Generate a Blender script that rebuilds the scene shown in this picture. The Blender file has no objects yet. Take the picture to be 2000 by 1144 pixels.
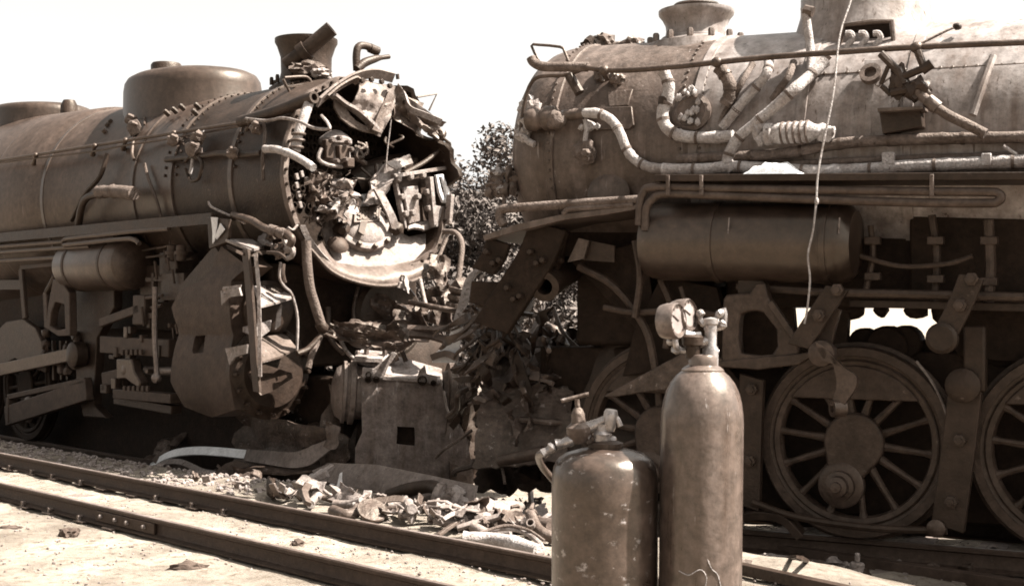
import bpy, bmesh, math, random
from mathutils import Vector, Matrix, noise
R = random.Random(7)
PI = math.pi
scene = bpy.context.scene
col = scene.collection

# ------------------------------------------------------------------ camera, sky, sun, exposure
FPX, CX, Y0, CAMH = 2600.0, 1000.0, 600.0, 2.04      # focal length / centre / horizon in photograph pixels, eye height (m)
cam_d = bpy.data.cameras.new('camera'); cam = bpy.data.objects.new('camera', cam_d); col.objects.link(cam)
cam.location = (0, 0, CAMH); cam.rotation_euler = (PI/2, 0, 0)
cam_d.sensor_width = 36; cam_d.lens = 36*FPX/2000; cam_d.shift_y = (Y0-572)/2000
cam_d.clip_start = .1; cam_d.clip_end = 4000
cam_d.dof.use_dof = True; cam_d.dof.focus_distance = 13.5; cam_d.dof.aperture_fstop = 16
scene.camera = cam
AZ, EL = math.radians(-8), math.radians(54)
SUNV = Vector((math.cos(AZ)*math.cos(EL), math.sin(AZ)*math.cos(EL), math.sin(EL)))
world = bpy.data.worlds.new('World'); scene.world = world; world.use_nodes = True
wn = world.node_tree; bg = wn.nodes['Background']
sky = wn.nodes.new('ShaderNodeTexSky'); sky.sky_type = 'NISHITA'; sky.sun_disc = False
sky.sun_elevation = EL; sky.sun_rotation = math.atan2(SUNV.x, SUNV.y); sky.dust_density = 4.0
bw = wn.nodes.new('ShaderNodeRGBToBW'); tint = wn.nodes.new('ShaderNodeMix'); tint.data_type = 'RGBA'; tint.blend_type = 'MULTIPLY'
tint.inputs[0].default_value = 1; tint.inputs[7].default_value = (1, .98, .945, 1)
wn.links.new(sky.outputs[0], bw.inputs[0]); wn.links.new(bw.outputs[0], tint.inputs[6]); wn.links.new(tint.outputs[2], bg.inputs[0])
bg.inputs[1].default_value = .074
sun_d = bpy.data.lights.new('sun', 'SUN'); sun = bpy.data.objects.new('sun', sun_d); col.objects.link(sun)
sun_d.energy = 5.0; sun_d.angle = math.radians(.55); sun_d.color = (1, .95, .88)
sun.rotation_euler = SUNV.to_track_quat('Z', 'Y').to_euler()
vs = scene.view_settings
vs.view_transform = 'Standard'; vs.look = 'None'; vs.gamma = 1; vs.use_curve_mapping = False; vs.exposure = 2.45
scene.cycles.max_bounces = 6; scene.cycles.filter_width = 1.8

# ------------------------------------------------------------------ materials
def M(name, c1, c2, scale=3.0, rough=.6, metal=0.0, bump=.2, bscale=30.0, stretch=(1, 1, 1), c3=None, c3amt=.62, rvar=.15, grime=.5, spec=.4):
    m = bpy.data.materials.new(name); m.use_nodes = True
    nt = m.node_tree; N = nt.nodes; Lk = nt.links; b = N['Principled BSDF']
    tc = N.new('ShaderNodeTexCoord'); mp = N.new('ShaderNodeMapping'); mp.inputs['Scale'].default_value = stretch
    Lk.new(tc.outputs['Object'], mp.inputs[0])
    n1 = N.new('ShaderNodeTexNoise'); n1.inputs['Scale'].default_value = scale; n1.inputs['Detail'].default_value = 9; n1.inputs['Roughness'].default_value = .66
    Lk.new(mp.outputs[0], n1.inputs['Vector'])
    rp = N.new('ShaderNodeValToRGB'); rp.color_ramp.elements[0].position = .33; rp.color_ramp.elements[1].position = .68
    rp.color_ramp.elements[0].color = (*c1, 1); rp.color_ramp.elements[1].color = (*c2, 1)
    Lk.new(n1.outputs[0], rp.inputs[0]); out = rp.outputs[0]
    if c3:
        n3 = N.new('ShaderNodeTexNoise'); n3.inputs['Scale'].default_value = scale*4.3; n3.inputs['Detail'].default_value = 6; n3.inputs['Roughness'].default_value = .7
        Lk.new(mp.outputs[0], n3.inputs['Vector'])
        r3 = N.new('ShaderNodeValToRGB'); r3.color_ramp.elements[0].position = c3amt; r3.color_ramp.elements[1].position = c3amt+.07
        Lk.new(n3.outputs[0], r3.inputs[0])
        mx = N.new('ShaderNodeMix'); mx.data_type = 'RGBA'; Lk.new(r3.outputs[0], mx.inputs[0]); Lk.new(out, mx.inputs[6]); mx.inputs[7].default_value = (*c3, 1)
        out = mx.outputs[2]
    n4 = N.new('ShaderNodeTexNoise'); n4.inputs['Scale'].default_value = max(11, scale*5); n4.inputs['Detail'].default_value = 12; n4.inputs['Roughness'].default_value = .78
    Lk.new(tc.outputs['Object'], n4.inputs['Vector'])
    m4 = N.new('ShaderNodeMapRange'); m4.inputs[1].default_value = .32; m4.inputs[2].default_value = .70; m4.inputs[3].default_value = 1-grime; m4.inputs[4].default_value = 1+grime
    Lk.new(n4.outputs[0], m4.inputs[0])
    gm = N.new('ShaderNodeMix'); gm.data_type = 'RGBA'; gm.blend_type = 'MULTIPLY'; gm.inputs[0].default_value = 1
    Lk.new(out, gm.inputs[6]); Lk.new(m4.outputs[0], gm.inputs[7]); out = gm.outputs[2]
    Lk.new(out, b.inputs['Base Color'])
    n2 = N.new('ShaderNodeTexNoise'); n2.inputs['Scale'].default_value = bscale; n2.inputs['Detail'].default_value = 5
    Lk.new(tc.outputs['Object'], n2.inputs['Vector'])
    mr = N.new('ShaderNodeMapRange'); mr.inputs[3].default_value = max(.05, rough-rvar); mr.inputs[4].default_value = min(1, rough+rvar)
    Lk.new(n1.outputs[0], mr.inputs[0]); Lk.new(mr.outputs[0], b.inputs['Roughness'])
    bp = N.new('ShaderNodeBump'); bp.inputs['Strength'].default_value = bump; bp.inputs['Distance'].default_value = .02
    Lk.new(n2.outputs[0], bp.inputs['Height']); Lk.new(bp.outputs[0], b.inputs['Normal'])
    b.inputs['Metallic'].default_value = metal; b.inputs['Specular IOR Level'].default_value = spec; b.inputs['Specular Tint'].default_value = (1, .87, .73, 1)
    return m
def tone(v, warm=1.0):
    """a warm (sepia) neutral of luminance v, warmer when darker"""
    k = 1.35*(1-min(1, v)**.5)**3*warm
    return (v*(1+.50*k), v*(1-.09*k), v*(1-.37*k))
T = tone
MT = {
 'domeshade': M('dome_paint_shaded', T(.013), T(.030), 1.4, .45, 0, .08, 25, stretch=(1.5, 1.5, .5), c3=T(.05), c3amt=.66, grime=.5),  # boiler paint darkened to put the dome's shade into its colour
 'gaugem': M('gauge_metal', T(.06), T(.14), 8, .35, .4, .1, 50),
 'dull': M('lit_tone_sheet', T(.05), T(.13), 3, .6, 0, .3, 35, c3=T(.025), c3amt=.60, grime=.5),  # torn sheets and plates lightened in colour to look lit
 'sunwhite': M('sunlit_white', T(.55), T(.75), 5, .8, 0, .2, 40, grime=.2),  # strap colour raised to imitate sunlight; the strap lies in shadow
 'wreck': M('wreckage_iron', T(.014), T(.06), 3.5, .5, 0, .5, 30, c3=T(.15), c3amt=.60, grime=.7, spec=.35),
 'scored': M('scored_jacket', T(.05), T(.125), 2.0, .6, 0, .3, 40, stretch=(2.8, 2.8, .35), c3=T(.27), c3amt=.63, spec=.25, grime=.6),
 'iron': M('black_iron', T(.009), T(.024), 2.2, .5, 0, .25, 45, c3=T(.055), c3amt=.65, spec=.25),
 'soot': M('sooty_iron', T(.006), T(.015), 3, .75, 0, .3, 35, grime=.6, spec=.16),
 'boiler': M('boiler_jacket', T(.018), T(.044), 1.1, .38, 0, .10, 25, stretch=(1.8, 1.8, .4), c3=T(.085), c3amt=.65, rvar=.14, grime=.55),
 'jacket': M('cylinder_jacket', T(.016), T(.036), 1.8, .6, 0, .2, 40, c3=T(.06), c3amt=.66, spec=.22),
 'faded': M('faded_boiler_paint', T(.075), T(.23), 1.5, .45, 0, .12, 30, stretch=(3.4, 3.4, .2), c3=T(.035), c3amt=.60, rvar=.1, grime=.45),
 'smokeb': M('smokebox_paint', T(.022), T(.072), 1.6, .5, 0, .25, 30, stretch=(3.8, 3.8, .18), c3=T(.16), c3amt=.62, grime=.55),
 'tank': M('reservoir_paint', T(.011), T(.026), 1.6, .36, 0, .08, 20, c3=T(.05), c3amt=.66, rvar=.12, grime=.6, spec=.6),
 'lag': M('pipe_lagging', T(.15), T(.30), 9, .8, 0, .6, 60, c3=T(.05), c3amt=.60),
 'lagd': M('sooty_lagging', T(.035), T(.09), 7, .8, 0, .6, 60, c3=T(.02), c3amt=.58),
 'pipe': M('iron_pipe', T(.02), T(.05), 6, .5, .2, .2, 50, c3=T(.09), c3amt=.64),
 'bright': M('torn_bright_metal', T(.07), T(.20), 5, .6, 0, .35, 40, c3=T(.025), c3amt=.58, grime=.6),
 'ash': M('ash_coated_plate', T(.075), T(.18), 4, .75, 0, .3, 55, c3=T(.035), c3amt=.60, grime=.5),
 'steel': M('worn_steel', T(.06), T(.14), 5, .45, .4, .2, 50, c3=T(.03), c3amt=.62),
 'scrap': M('scrap_steel', T(.025), T(.07), 5, .6, .1, .35, 45, c3=T(.16), c3amt=.61),
 'rail': M('rail_steel', T(.018), T(.035), 5, .6, .2, .25, 60, stretch=(1, 1, .4), c3=T(.06), c3amt=.64, spec=.22),
 'railtop': M('rail_running_surface', T(.07), T(.13), 4, .4, .2, .1, 60, stretch=(.3, 1, 1)),
 'wheel': M('driver_wheel_paint', T(.016), T(.038), 3, .5, 0, .3, 40, c3=T(.075), c3amt=.64, grime=.6, spec=.28),
 'rod': M('greasy_rod', T(.022), T(.045), 4, .4, .2, .2, 40, c3=T(.01), c3amt=.62),
 'wood': M('tie_wood', T(.05), T(.13), 5, .85, 0, .6, 30, stretch=(.4, 3, 3)),
 'gasA': M('acetylene_paint', T(.009), T(.042), 5.0, .30, 0, .08, 30, stretch=(.8, .8, 1.3), c3=T(.22), c3amt=.605, spec=.65, grime=.7),
 'gasO': M('oxygen_paint', T(.024), T(.072), 5.0, .30, 0, .08, 40, stretch=(2.6, 2.6, .3), c3=T(.19), c3amt=.635, spec=.65, grime=.65),
 'brass': M('worn_brass', T(.16), T(.32), 8, .28, .6, .15, 50),
 'glass': M('gauge_face', T(.13), T(.19), 3, .35, 0, .0, 10, grime=.3),
 'white': M('white_paint', T(.34), T(.5), 5, .7, 0, .2, 40, grime=.3),
 'rag':    M('white_cloth', T(.78), T(.88), 5, .9, 0, .3, 60),
 'rubber': M('rubber_hose', T(.02), T(.035), 5, .35, 0, .1, 40, spec=.6),
 'bark':   M('bark', T(.06), T(.12), 8, .9, 0, .8, 20, stretch=(3, 3, .5)),
 'leaf': M('leaves', T(.03, .6), T(.07, .6), .9, .6, 0, 0, 10, c3=T(.10, .6), c3amt=.60, spec=.25),
 'weed': M('dry_weed', T(.10), T(.26), 6, .8, 0, 0, 10),
 'stone': M('ballast_stone', T(.06), T(.18), 6, .9, 0, .4, 30, c3=T(.3), c3amt=.62),
 'clod': M('dark_clod', T(.02), T(.05), 9, .95, 0, .8, 30),
}
# ------------------------------------------------------------------ geometry
def V(*a): return Vector(a[0] if len(a) == 1 else a)
class Frame:
    """a thing's own axes: x = F (forward), z up; sg*y = v, measured toward the photographer"""
    def __init__(s, ox, oy, oz=0, F=(1, 0), sg=-1):
        n = math.hypot(*F); s.F = Vector((F[0]/n, F[1]/n, 0)); s.Y = Vector((-s.F.y, s.F.x, 0)); s.sg = sg; s.o = Vector((ox, oy, oz))
        s.M = Matrix(((s.F.x, s.Y.x, 0, ox), (s.F.y, s.Y.y, 0, oy), (0, 0, 1, oz), (0, 0, 0, 1)))
    def loc(s, p): r = Vector(p)-s.o; return Vector((r.dot(s.F), r.dot(s.Y), r.z))
    def ray(s, px, py):
        d = Vector(((px-CX)/FPX, 1, (Y0-py)/FPX)); e = s.loc((0, 0, CAMH))
        return e, Vector((d.dot(s.F), d.dot(s.Y), d.z))
    def v(s, px, py, v): e, d = s.ray(px, py); return e+d*((s.sg*v-e.y)/d.y)
    def u(s, px, py, u): e, d = s.ray(px, py); return e+d*((u-e.x)/d.x)
    def w(s, px, py, w): e, d = s.ray(px, py); return e+d*((w-s.o.z-e.z)/d.z)
    def d(s, px, py, dep): e, d = s.ray(px, py); return e+d*dep
    def vs(s, pts, v): return [s.v(p[0], p[1], p[2] if len(p) > 2 else v) for p in pts]
    def us(s, pts, u): return [s.u(p[0], p[1], p[2] if len(p) > 2 else u) for p in pts]
    def ds(s, pts, dep): return [s.d(p[0], p[1], p[2] if len(p) > 2 else dep) for p in pts]
    def L(s, u, v, w): return Vector((u, s.sg*v, w))
def crom(P, n):
    P = [Vector(p) for p in P]
    if n < 2 or len(P) < 3: return P
    o = []
    for i in range(len(P)-1):
        a = P[i-1] if i else P[0]*2-P[1]; b, c = P[i], P[i+1]; d = P[i+2] if i+2 < len(P) else P[-1]*2-P[-2]
        for k in range(n):
            t = k/n; o.append(.5*((2*b)+(c-a)*t+(2*a-5*b+4*c-d)*t*t+(3*b-a-3*c+d)*t**3))
    return o+[P[-1]]
def resample(P, step):
    o = [P[0]]
    for a, b in zip(P, P[1:]):
        n = max(1, int((b-a).length/step))
        o += [a.lerp(b, (k+1)/n) for k in range(n)]
    return o
def perp(a):
    a = a.normalized(); h = Vector((0, 0, 1)) if abs(a.z) < .9 else Vector((1, 0, 0))
    x = a.cross(h).normalized(); return x, x.cross(a)
class MB:
    def __init__(s): s.v = []; s.f = []
    def add(s, vs, fs):
        o = len(s.v); s.v += [Vector(p) for p in vs]; s.f += [tuple(i+o for i in f) for f in fs]; return s
    def tube(s, P, r, seg=10, sm=5, wrap=0, hollow=0):
        P = crom(P, sm)
        if wrap: P = resample(P, .035)
        n = len(P); rs = r if isinstance(r, (list, tuple)) else None
        x = None; vs = []; fs = []
        for i in range(n):
            t = (P[min(n-1, i+1)]-P[max(0, i-1)])
            if t.length < 1e-9: t = Vector((0, 0, 1))
            t.normalize()
            if x is None: x, _ = perp(t)
            x = (x-t*x.dot(t)).normalized(); y = t.cross(x)
            if rs: q = i/(n-1)*(len(rs)-1); k = min(int(q), len(rs)-2); rr = rs[k]+(rs[k+1]-rs[k])*(q-k)
            else: rr = r
            if wrap: rr *= 1+wrap*(R.random()-.4)+(.12 if i % 9 == 0 else 0)
            for k in range(seg):
                a = 2*PI*k/seg; vs.append(P[i]+x*math.cos(a)*rr+y*math.sin(a)*rr)
            if i:
                o = (i-1)*seg
                fs += [(o+k, o+(k+1) % seg, o+seg+(k+1) % seg, o+seg+k) for k in range(seg)]
        o = (n-1)*seg
        if hollow:     # an open pipe mouth at the far end
            t = (P[-1]-P[-2]).normalized(); r0 = (rs[-1] if rs else r)
            b = len(vs)
            for dd, k2 in ((0, hollow), (-3*r0, hollow)):
                for k in range(seg): vs.append(P[-1]+t*dd+(vs[o+k]-P[-1])*k2)
            fs += [(o+k, o+(k+1) % seg, b+(k+1) % seg, b+k) for k in range(seg)]
            fs += [(b+k, b+(k+1) % seg, b+seg+(k+1) % seg, b+seg+k) for k in range(seg)]
            fs += [tuple(b+seg+k for k in range(seg)), tuple(reversed(range(seg)))]
        else: fs += [tuple(reversed(range(seg))), tuple(o+k for k in range(seg))]
        return s.add(vs, fs)
    def hexa(s, c8): return s.add(c8, [(0, 3, 2, 1), (4, 5, 6, 7), (0, 1, 5, 4), (1, 2, 6, 5), (2, 3, 7, 6), (3, 0, 4, 7)])
    def box(s, c, x, y, z, rot=None):
        c = Vector(c); q = []
        for k in (-.5, .5):
            for i, j in ((-.5, -.5), (.5, -.5), (.5, .5), (-.5, .5)):
                p = Vector((i*x, j*y, k*z)); q.append(c+(rot @ p if rot else p))
        return s.hexa(q)
    def beam(s, p, q, w, h, up=(0, 0, 1)):
        p, q = Vector(p), Vector(q); t = (q-p).normalized(); up = Vector(up)
        a = t.cross(up)
        if a.length < 1e-4: a = perp(t)[0]
        a.normalize(); b = a.cross(t)
        return s.hexa([e+a*i*w/2+b*j*h/2 for e in (p, q) for i, j in ((-1, -1), (1, -1), (1, 1), (-1, 1))])
    def plate(s, poly, t, n=None, hole=None):
        P = [Vector(p) for p in poly]
        if n is None:
            n = Vector((0, 0, 0))
            for a, b in zip(P, P[1:]+P[:1]): n += a.cross(b)
            n.normalize()
        d = Vector(n)*t; k = len(P)
        if not hole:
            return s.add(P+[p+d for p in P], [tuple(range(k)), tuple(reversed(range(k, 2*k)))]+[(i, (i+1) % k, k+(i+1) % k, k+i) for i in range(k)])
        Hh = [Vector(p) for p in hole]; assert len(Hh) == k
        vs = P+Hh+[p+d for p in P]+[p+d for p in Hh]; fs = []
        for i in range(k):
            j = (i+1) % k
            fs += [(i, j, k+j, k+i), (2*k+i, 3*k+i, 3*k+j, 2*k+j), (i, 2*k+i, 2*k+j, j), (k+i, k+j, 3*k+j, 3*k+i)]
        return s.add(vs, fs)
    def curved(s, poly, n, t, fn, hole=None, cuts=3):
        """a sheet cut to an outline (and a hole), bulged along n by fn(point)"""
        bm = bmesh.new(); n = Vector(n)
        for loop in (poly, hole or []):
            q = [bm.verts.new(p) for p in loop]
            for i in range(len(q)): bm.edges.new((q[i], q[(i+1) % len(q)]))
        bmesh.ops.triangle_fill(bm, edges=bm.edges[:], use_beauty=True, normal=n)
        for _ in range(cuts):
            bmesh.ops.subdivide_edges(bm, edges=[e for e in bm.edges if e.calc_length() > .09], cuts=1)
            bmesh.ops.triangulate(bm, faces=[f for f in bm.faces if len(f.verts) > 3])
        for v in bm.verts: v.co += n*fn(v.co)
        bmesh.ops.solidify(bm, geom=bm.faces[:], thickness=t); bm.verts.index_update()
        s.add([v.co.copy() for v in bm.verts], [tuple(v.index for v in f.verts) for f in bm.faces]); bm.free(); return s
    def lathe(s, o, ax, prof, seg=28, sq=None, xdir=None):
        """prof = [(radius, height along ax)]; sq=(a,b) stretches the plan"""
        o = Vector(o); ax = Vector(ax).normalized(); x, y = perp(ax)
        if xdir is not None: x = Vector(xdir); x = (x-ax*x.dot(ax)).normalized(); y = ax.cross(x)
        a_, b_ = sq or (1, 1); vs = []; fs = []
        for r, h in prof:
            for k in range(seg):
                a = 2*PI*k/seg; vs.append(o+ax*h+x*math.cos(a)*r*a_+y*math.sin(a)*r*b_)
        for i in range(len(prof)-1):
            p = i*seg; fs += [(p+k, p+(k+1) % seg, p+seg+(k+1) % seg, p+seg+k) for k in range(seg)]
        closed = prof[0] == prof[-1]
        if prof[0][0] > 1e-4 and not closed: fs.append(tuple(reversed(range(seg))))
        if prof[-1][0] > 1e-4 and not closed: p = (len(prof)-1)*seg; fs.append(tuple(p+k for k in range(seg)))
        return s.add(vs, fs)
    def cyl(s, p, q, r, seg=18, bev=.012):
        p, q = Vector(p), Vector(q); h = (q-p).length; b = min(bev, h*.3, r*.3)
        return s.lathe(p, q-p, [(r-b, 0), (r, b), (r, h-b), (r-b, h)], seg)
    def bolt(s, p, n, r=.02, h=.025):
        n = Vector(n).normalized(); return s.lathe(Vector(p)-n*.004, n, [(r, 0), (r, h), (r*.7, h*1.25)], 6)
    def strip(s, P, wv, t, sm=4):
        """a bent flat bar: P its centre line, wv the width vector (one, or one for each point), t thickness"""
        n0 = len(P); P = crom(P, sm); n = len(P)
        wvs = [Vector(x) for x in wv] if isinstance(wv, list) else None; vs = []; fs = []
        for i in range(n):
            tn = (P[min(n-1, i+1)]-P[max(0, i-1)]).normalized()
            if wvs: q = i/(n-1)*(n0-1); k = min(int(q), n0-2); w = wvs[k].lerp(wvs[k+1], q-k)
            else: w = Vector(wv)
            nn = tn.cross(w).normalized()*t/2; w = w/2
            vs += [P[i]-w-nn, P[i]+w-nn, P[i]+w+nn, P[i]-w+nn]
            if i: o = 4*(i-1); fs += [(o+k, o+(k+1) % 4, o+4+(k+1) % 4, o+4+k) for k in range(4)]
        o = 4*(n-1); fs += [(3, 2, 1, 0), (o, o+1, o+2, o+3)]
        return s.add(vs, fs)
    def sheet(s, C, nu, nv, amp, freq, seed, t=.012, rag=0.0):
        """a crumpled sheet spanning the four corners C (a,b along the bottom; d,c along the top)"""
        a, b, c, d = [Vector(p) for p in C]; nrm = (b-a).cross(d-a).normalized(); g = []; sz = ((b-a).length+(d-a).length)/2
        for j in range(nv+1):
            for i in range(nu+1):
                x, y = i/nu, j/nv
                if rag:
                    if j in (0, nv): y += rag*(R.random()-.5)
                    if i in (0, nu): x += rag*(R.random()-.5)
                p = a.lerp(b, x).lerp(d.lerp(c, x), y)
                q = Vector((x*freq+seed*7.1, y*freq-seed*3.3, seed*1.7))
                h = (noise.noise(q)+.6*(abs(noise.noise(q*2.1))-.25))*amp
                g.append(p+nrm*h+Vector((noise.noise(q+Vector((9, 0, 0))), noise.noise(q+Vector((0, 9, 0))), noise.noise(q+Vector((0, 0, 9)))))*amp*.35)
        k = len(g); W = nu+1; vs = g+[p+nrm*t for p in g]; fs = []
        for j in range(nv):
            for i in range(nu):
                o = j*W+i; fs += [(o, o+W, o+W+1, o+1), (k+o, k+o+1, k+o+W+1, k+o+W)]
        bd = [i for i in range(W)]+[j*W+nu for j in range(1, nv+1)]+[nv*W+i for i in range(nu-1, -1, -1)]+[j*W for j in range(nv-1, 0, -1)]
        fs += [(x, y, k+y, k+x) for x, y in zip(bd, bd[1:]+bd[:1])]
        return s.add(vs, fs)
    def lump(s, c, rx, ry, rz, seed=0, rough=.35, sub=2, freq=2.2):
        bm = bmesh.new(); bmesh.ops.create_icosphere(bm, subdivisions=sub, radius=1)
        c = Vector(c); vs = []
        for q in bm.verts:
            k = 1+rough*noise.noise(q.co*freq+Vector((seed*3.1, seed*1.7, seed)))+rough*.5*noise.noise(q.co*freq*2.7+Vector((seed, 5, 1)))
            vs.append(c+Vector((q.co.x*rx, q.co.y*ry, q.co.z*rz))*k)
        fs = [tuple(x.index for x in f.verts) for f in bm.faces]; bm.free()
        return s.add(vs, fs)
    def mesh(s, name, mat, ang=38):
        me = bpy.data.meshes.new(name); me.from_pydata([tuple(p) for p in s.v], [], s.f); me.validate()
        bm = bmesh.new(); bm.from_mesh(me); bmesh.ops.recalc_face_normals(bm, faces=bm.faces); bm.to_mesh(me); bm.free()
        me.polygons.foreach_set('use_smooth', [True]*len(me.polygons)); me.set_sharp_from_angle(angle=math.radians(ang))
        me.materials.append(MT[mat]); return me
    def part(s, name, mat, parent, bev=0, label=None, ang=38):
        o = bpy.data.objects.new(name, s.mesh(name, mat, ang)); col.objects.link(o); o.parent = parent
        if bev: bevel(o, bev)
        if label: o['label'] = label
        return o
    def top(s, name, mat, fr, label, cat, group=None, bev=0, kind=None):
        o = bpy.data.objects.new(name, s.mesh(name, mat)); col.objects.link(o)
        # origin at the base of the thing
        c = Vector((sum(p.x for p in s.v)/len(s.v), sum(p.y for p in s.v)/len(s.v), min(p.z for p in s.v)))
        o.data.transform(Matrix.Translation(-c)); o.matrix_world = fr.M @ Matrix.Translation(c)
        if bev: bevel(o, bev)
        tag(o, label, cat, group, kind); return o
def bevel(o, w):
    m = o.modifiers.new('bevel', 'BEVEL'); m.width = w; m.segments = 2; m.limit_method = 'ANGLE'; m.angle_limit = math.radians(40)
def tag(o, label=None, cat=None, group=None, kind=None):
    for k, x in (('label', label), ('category', cat), ('group', group), ('kind', kind)):
        if x: o[k] = x
    return o
def thing(name, label, cat, fr, group=None):
    o = bpy.data.objects.new(name, None); col.objects.link(o); o.empty_display_size = .2; o.matrix_world = fr.M
    return tag(o, label, cat, group)
def inst(me, name, parent, mat4):
    o = bpy.data.objects.new(name, me); col.objects.link(o); o.parent = parent; o.matrix_local = mat4; return o
def bolts(name, mat, parent, places, r=.022, h=.03):
    """one shared bolt-head mesh, an object for each place (point, normal)"""
    me = MB().bolt((0, 0, 0), (0, 0, 1), r, h).mesh(name, mat)
    for p, n in places: inst(me, name, parent, Matrix.Translation(p) @ Vector(n).to_track_quat('Z', 'Y').to_matrix().to_4x4())
WF = Frame(0, 0)                                            # plain world axes
def ground(px, py, z=0.0): return WF.w(px, py, z)
def nth(n): return ('%d%s' % (n, 'th' if 10 < n % 100 < 14 else {1: 'st', 2: 'nd', 3: 'rd'}.get(n % 10, 'th')))
# ------------------------------------------------------------------ ground
def ground_material():
    m = bpy.data.materials.new('sandy_dirt'); m.use_nodes = True; nt = m.node_tree; N = nt.nodes; Lk = nt.links; b = N['Principled BSDF']
    tc = N.new('ShaderNodeTexCoord')
    def nz(sc, det=8, ro=.65):
        n = N.new('ShaderNodeTexNoise'); n.inputs['Scale'].default_value = sc; n.inputs['Detail'].default_value = det; n.inputs['Roughness'].default_value = ro
        Lk.new(tc.outputs['Object'], n.inputs['Vector']); return n
    a = nz(1.3); r = N.new('ShaderNodeValToRGB'); e = r.color_ramp.elements
    e[0].position = .3; e[0].color = (.095, .077, .061, 1); e[1].position = .62; e[1].color = (.255, .217, .177, 1); Lk.new(a.outputs[0], r.inputs[0])
    c = nz(11, 6, .7); r2 = N.new('ShaderNodeValToRGB'); r2.color_ramp.elements[0].position = .50; r2.color_ramp.elements[1].position = .66; Lk.new(c.outputs[0], r2.inputs[0])
    mx = N.new('ShaderNodeMix'); mx.data_type = 'RGBA'; Lk.new(r2.outputs[0], mx.inputs[0]); Lk.new(r.outputs[0], mx.inputs[6]); mx.inputs[7].default_value = (.10, .078, .058, 1)
    vo = N.new('ShaderNodeTexVoronoi'); vo.inputs['Scale'].default_value = 34; Lk.new(tc.outputs['Object'], vo.inputs['Vector'])
    r3 = N.new('ShaderNodeValToRGB'); r3.color_ramp.elements[0].position = .07; r3.color_ramp.elements[0].color = (.35, .3, .27, 1); r3.color_ramp.elements[1].position = .16; Lk.new(vo.outputs['Distance'], r3.inputs[0])
    m2 = N.new('ShaderNodeMix'); m2.data_type = 'RGBA'; m2.blend_type = 'MULTIPLY'; m2.inputs[0].default_value = .6
    Lk.new(mx.outputs[2], m2.inputs[6]); Lk.new(r3.outputs[0], m2.inputs[7]); Lk.new(m2.outputs[2], b.inputs['Base Color'])
    b.inputs['Roughness'].default_value = .95; b.inputs['Specular IOR Level'].default_value = .15
    d = nz(26, 8, .75); bp = N.new('ShaderNodeBump'); bp.inputs['Strength'].default_value = .9; bp.inputs['Distance'].default_value = .035
    Lk.new(d.outputs[0], bp.inputs['Height']); Lk.new(bp.outputs[0], b.inputs['Normal'])
    return m
MT['dirt'] = ground_material()
TH = math.atan2(2600, 2500); FL = (math.cos(TH), -math.sin(TH))
LFR = Frame(-1.512, 14.3, 0, FL, -1)                      # left locomotive: x forward, origin under the middle of its smokebox front
RFR = Frame(3.13, 11.41, 0, (-.882, .471), 1)             # right locomotive: origin under its second driving axle
BED = .36                                                 # the near track lies this much higher than the wreck
def bed(x, y):
    q = LFR.loc((x, y, 0)); v = -q.y; k = min(1, max(0, (q.x+.8)/2.2)); k = k*k*(3-2*k)
    v0, v1 = .92*(1-k), 1.85+(1.35-1.85)*k; t = min(1, max(0, (v-v0)/(v1-v0))); return BED*t*t*(3-2*t)
def ground_z(x, y):
    p = Vector((x, y, 0)); k = 1 if y < 40 else max(0, 1-(y-40)/20)
    return bed(x, y)+k*(.030*noise.noise(p*.9)+.018*noise.noise(p*3.1)+.010*noise.noise(p*8))-.012
xs = [-1500, -400, -120, -50, -30]+[-20+.0*i for i in range(1)]
xs = [-1500, -400, -120, -50, -28, -18]+[-14+.11*i for i in range(200)]+[9, 12, 18, 30, 60, 150, 500, 1500]
ys = [-40, -10, 0, 4, 7, 9]+[9.6+.11*i for i in range(110)]+[22.5, 24, 27, 32, 40, 60, 100, 200, 500, 1200, 3000]
mb = MB(); mb.v = [Vector((x, y, ground_z(x, y))) for y in ys for x in xs]; w = len(xs)
mb.f = [(j*w+i, j*w+i+1, (j+1)*w+i+1, (j+1)*w+i) for j in range(len(ys)-1) for i in range(w-1)]
g = bpy.data.objects.new('ground', mb.mesh('ground', 'dirt', 180)); col.objects.link(g); g['kind'] = 'structure'
# ------------------------------------------------------------------ rails
RAILP = [(-.07, 0), (.07, 0), (.07, .014), (.02, .032), (.0095, .05), (.0095, .128), (.036, .142), (.036, .168), (.028, .178), (-.028, .178), (-.036, .168), (-.036, .142), (-.0095, .128), (-.0095, .05), (-.02, .032), (-.07, .014)]
def rail_mb(a, b, n=1, wob=0, sc=1):
    m = MB(); k = len(RAILP)
    for i in range(n+1):
        x = a+(b-a)*i/n; m.v += [Vector((x, y*sc+wob*noise.noise(Vector((x*.5, 0, 3))), z*sc)) for y, z in RAILP]
        if i: o = (i-1)*k; m.f += [(o+j, o+(j+1) % k, o+k+(j+1) % k, o+k+j) for j in range(k)]
    m.f += [tuple(range(k)), tuple(n*k+j for j in range(k))]
    return m
def railtop(parent, a, b, sc=1, wob=.012):
    q = .1786*sc; P = [a+(b-a)*i/60 for i in range(61)]; wy = lambda x: wob*noise.noise(Vector((x*.5, 0, 3)))
    MB().plate([(x, -.024*sc+wy(x), q) for x in P]+[(x, .024*sc+wy(x), q) for x in reversed(P)], .0012, (0, 0, 1)).part('running_surface', 'railtop', parent)
RS_ = .76; RZ = BED+.006                                 # light rail on the near track
def track_rail(pix, label, a, b):
    p = ground(*pix, RZ+.178*RS_); fr = Frame(p.x, p.y, RZ, FL, -1)
    t = thing('steel_rail', label, 'rail', fr, 'rails of the near track')
    rail_mb(a, b, 60, .012, RS_).part('rail_bar', 'rail', t); railtop(t, a, b, RS_)
    return t, fr
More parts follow.
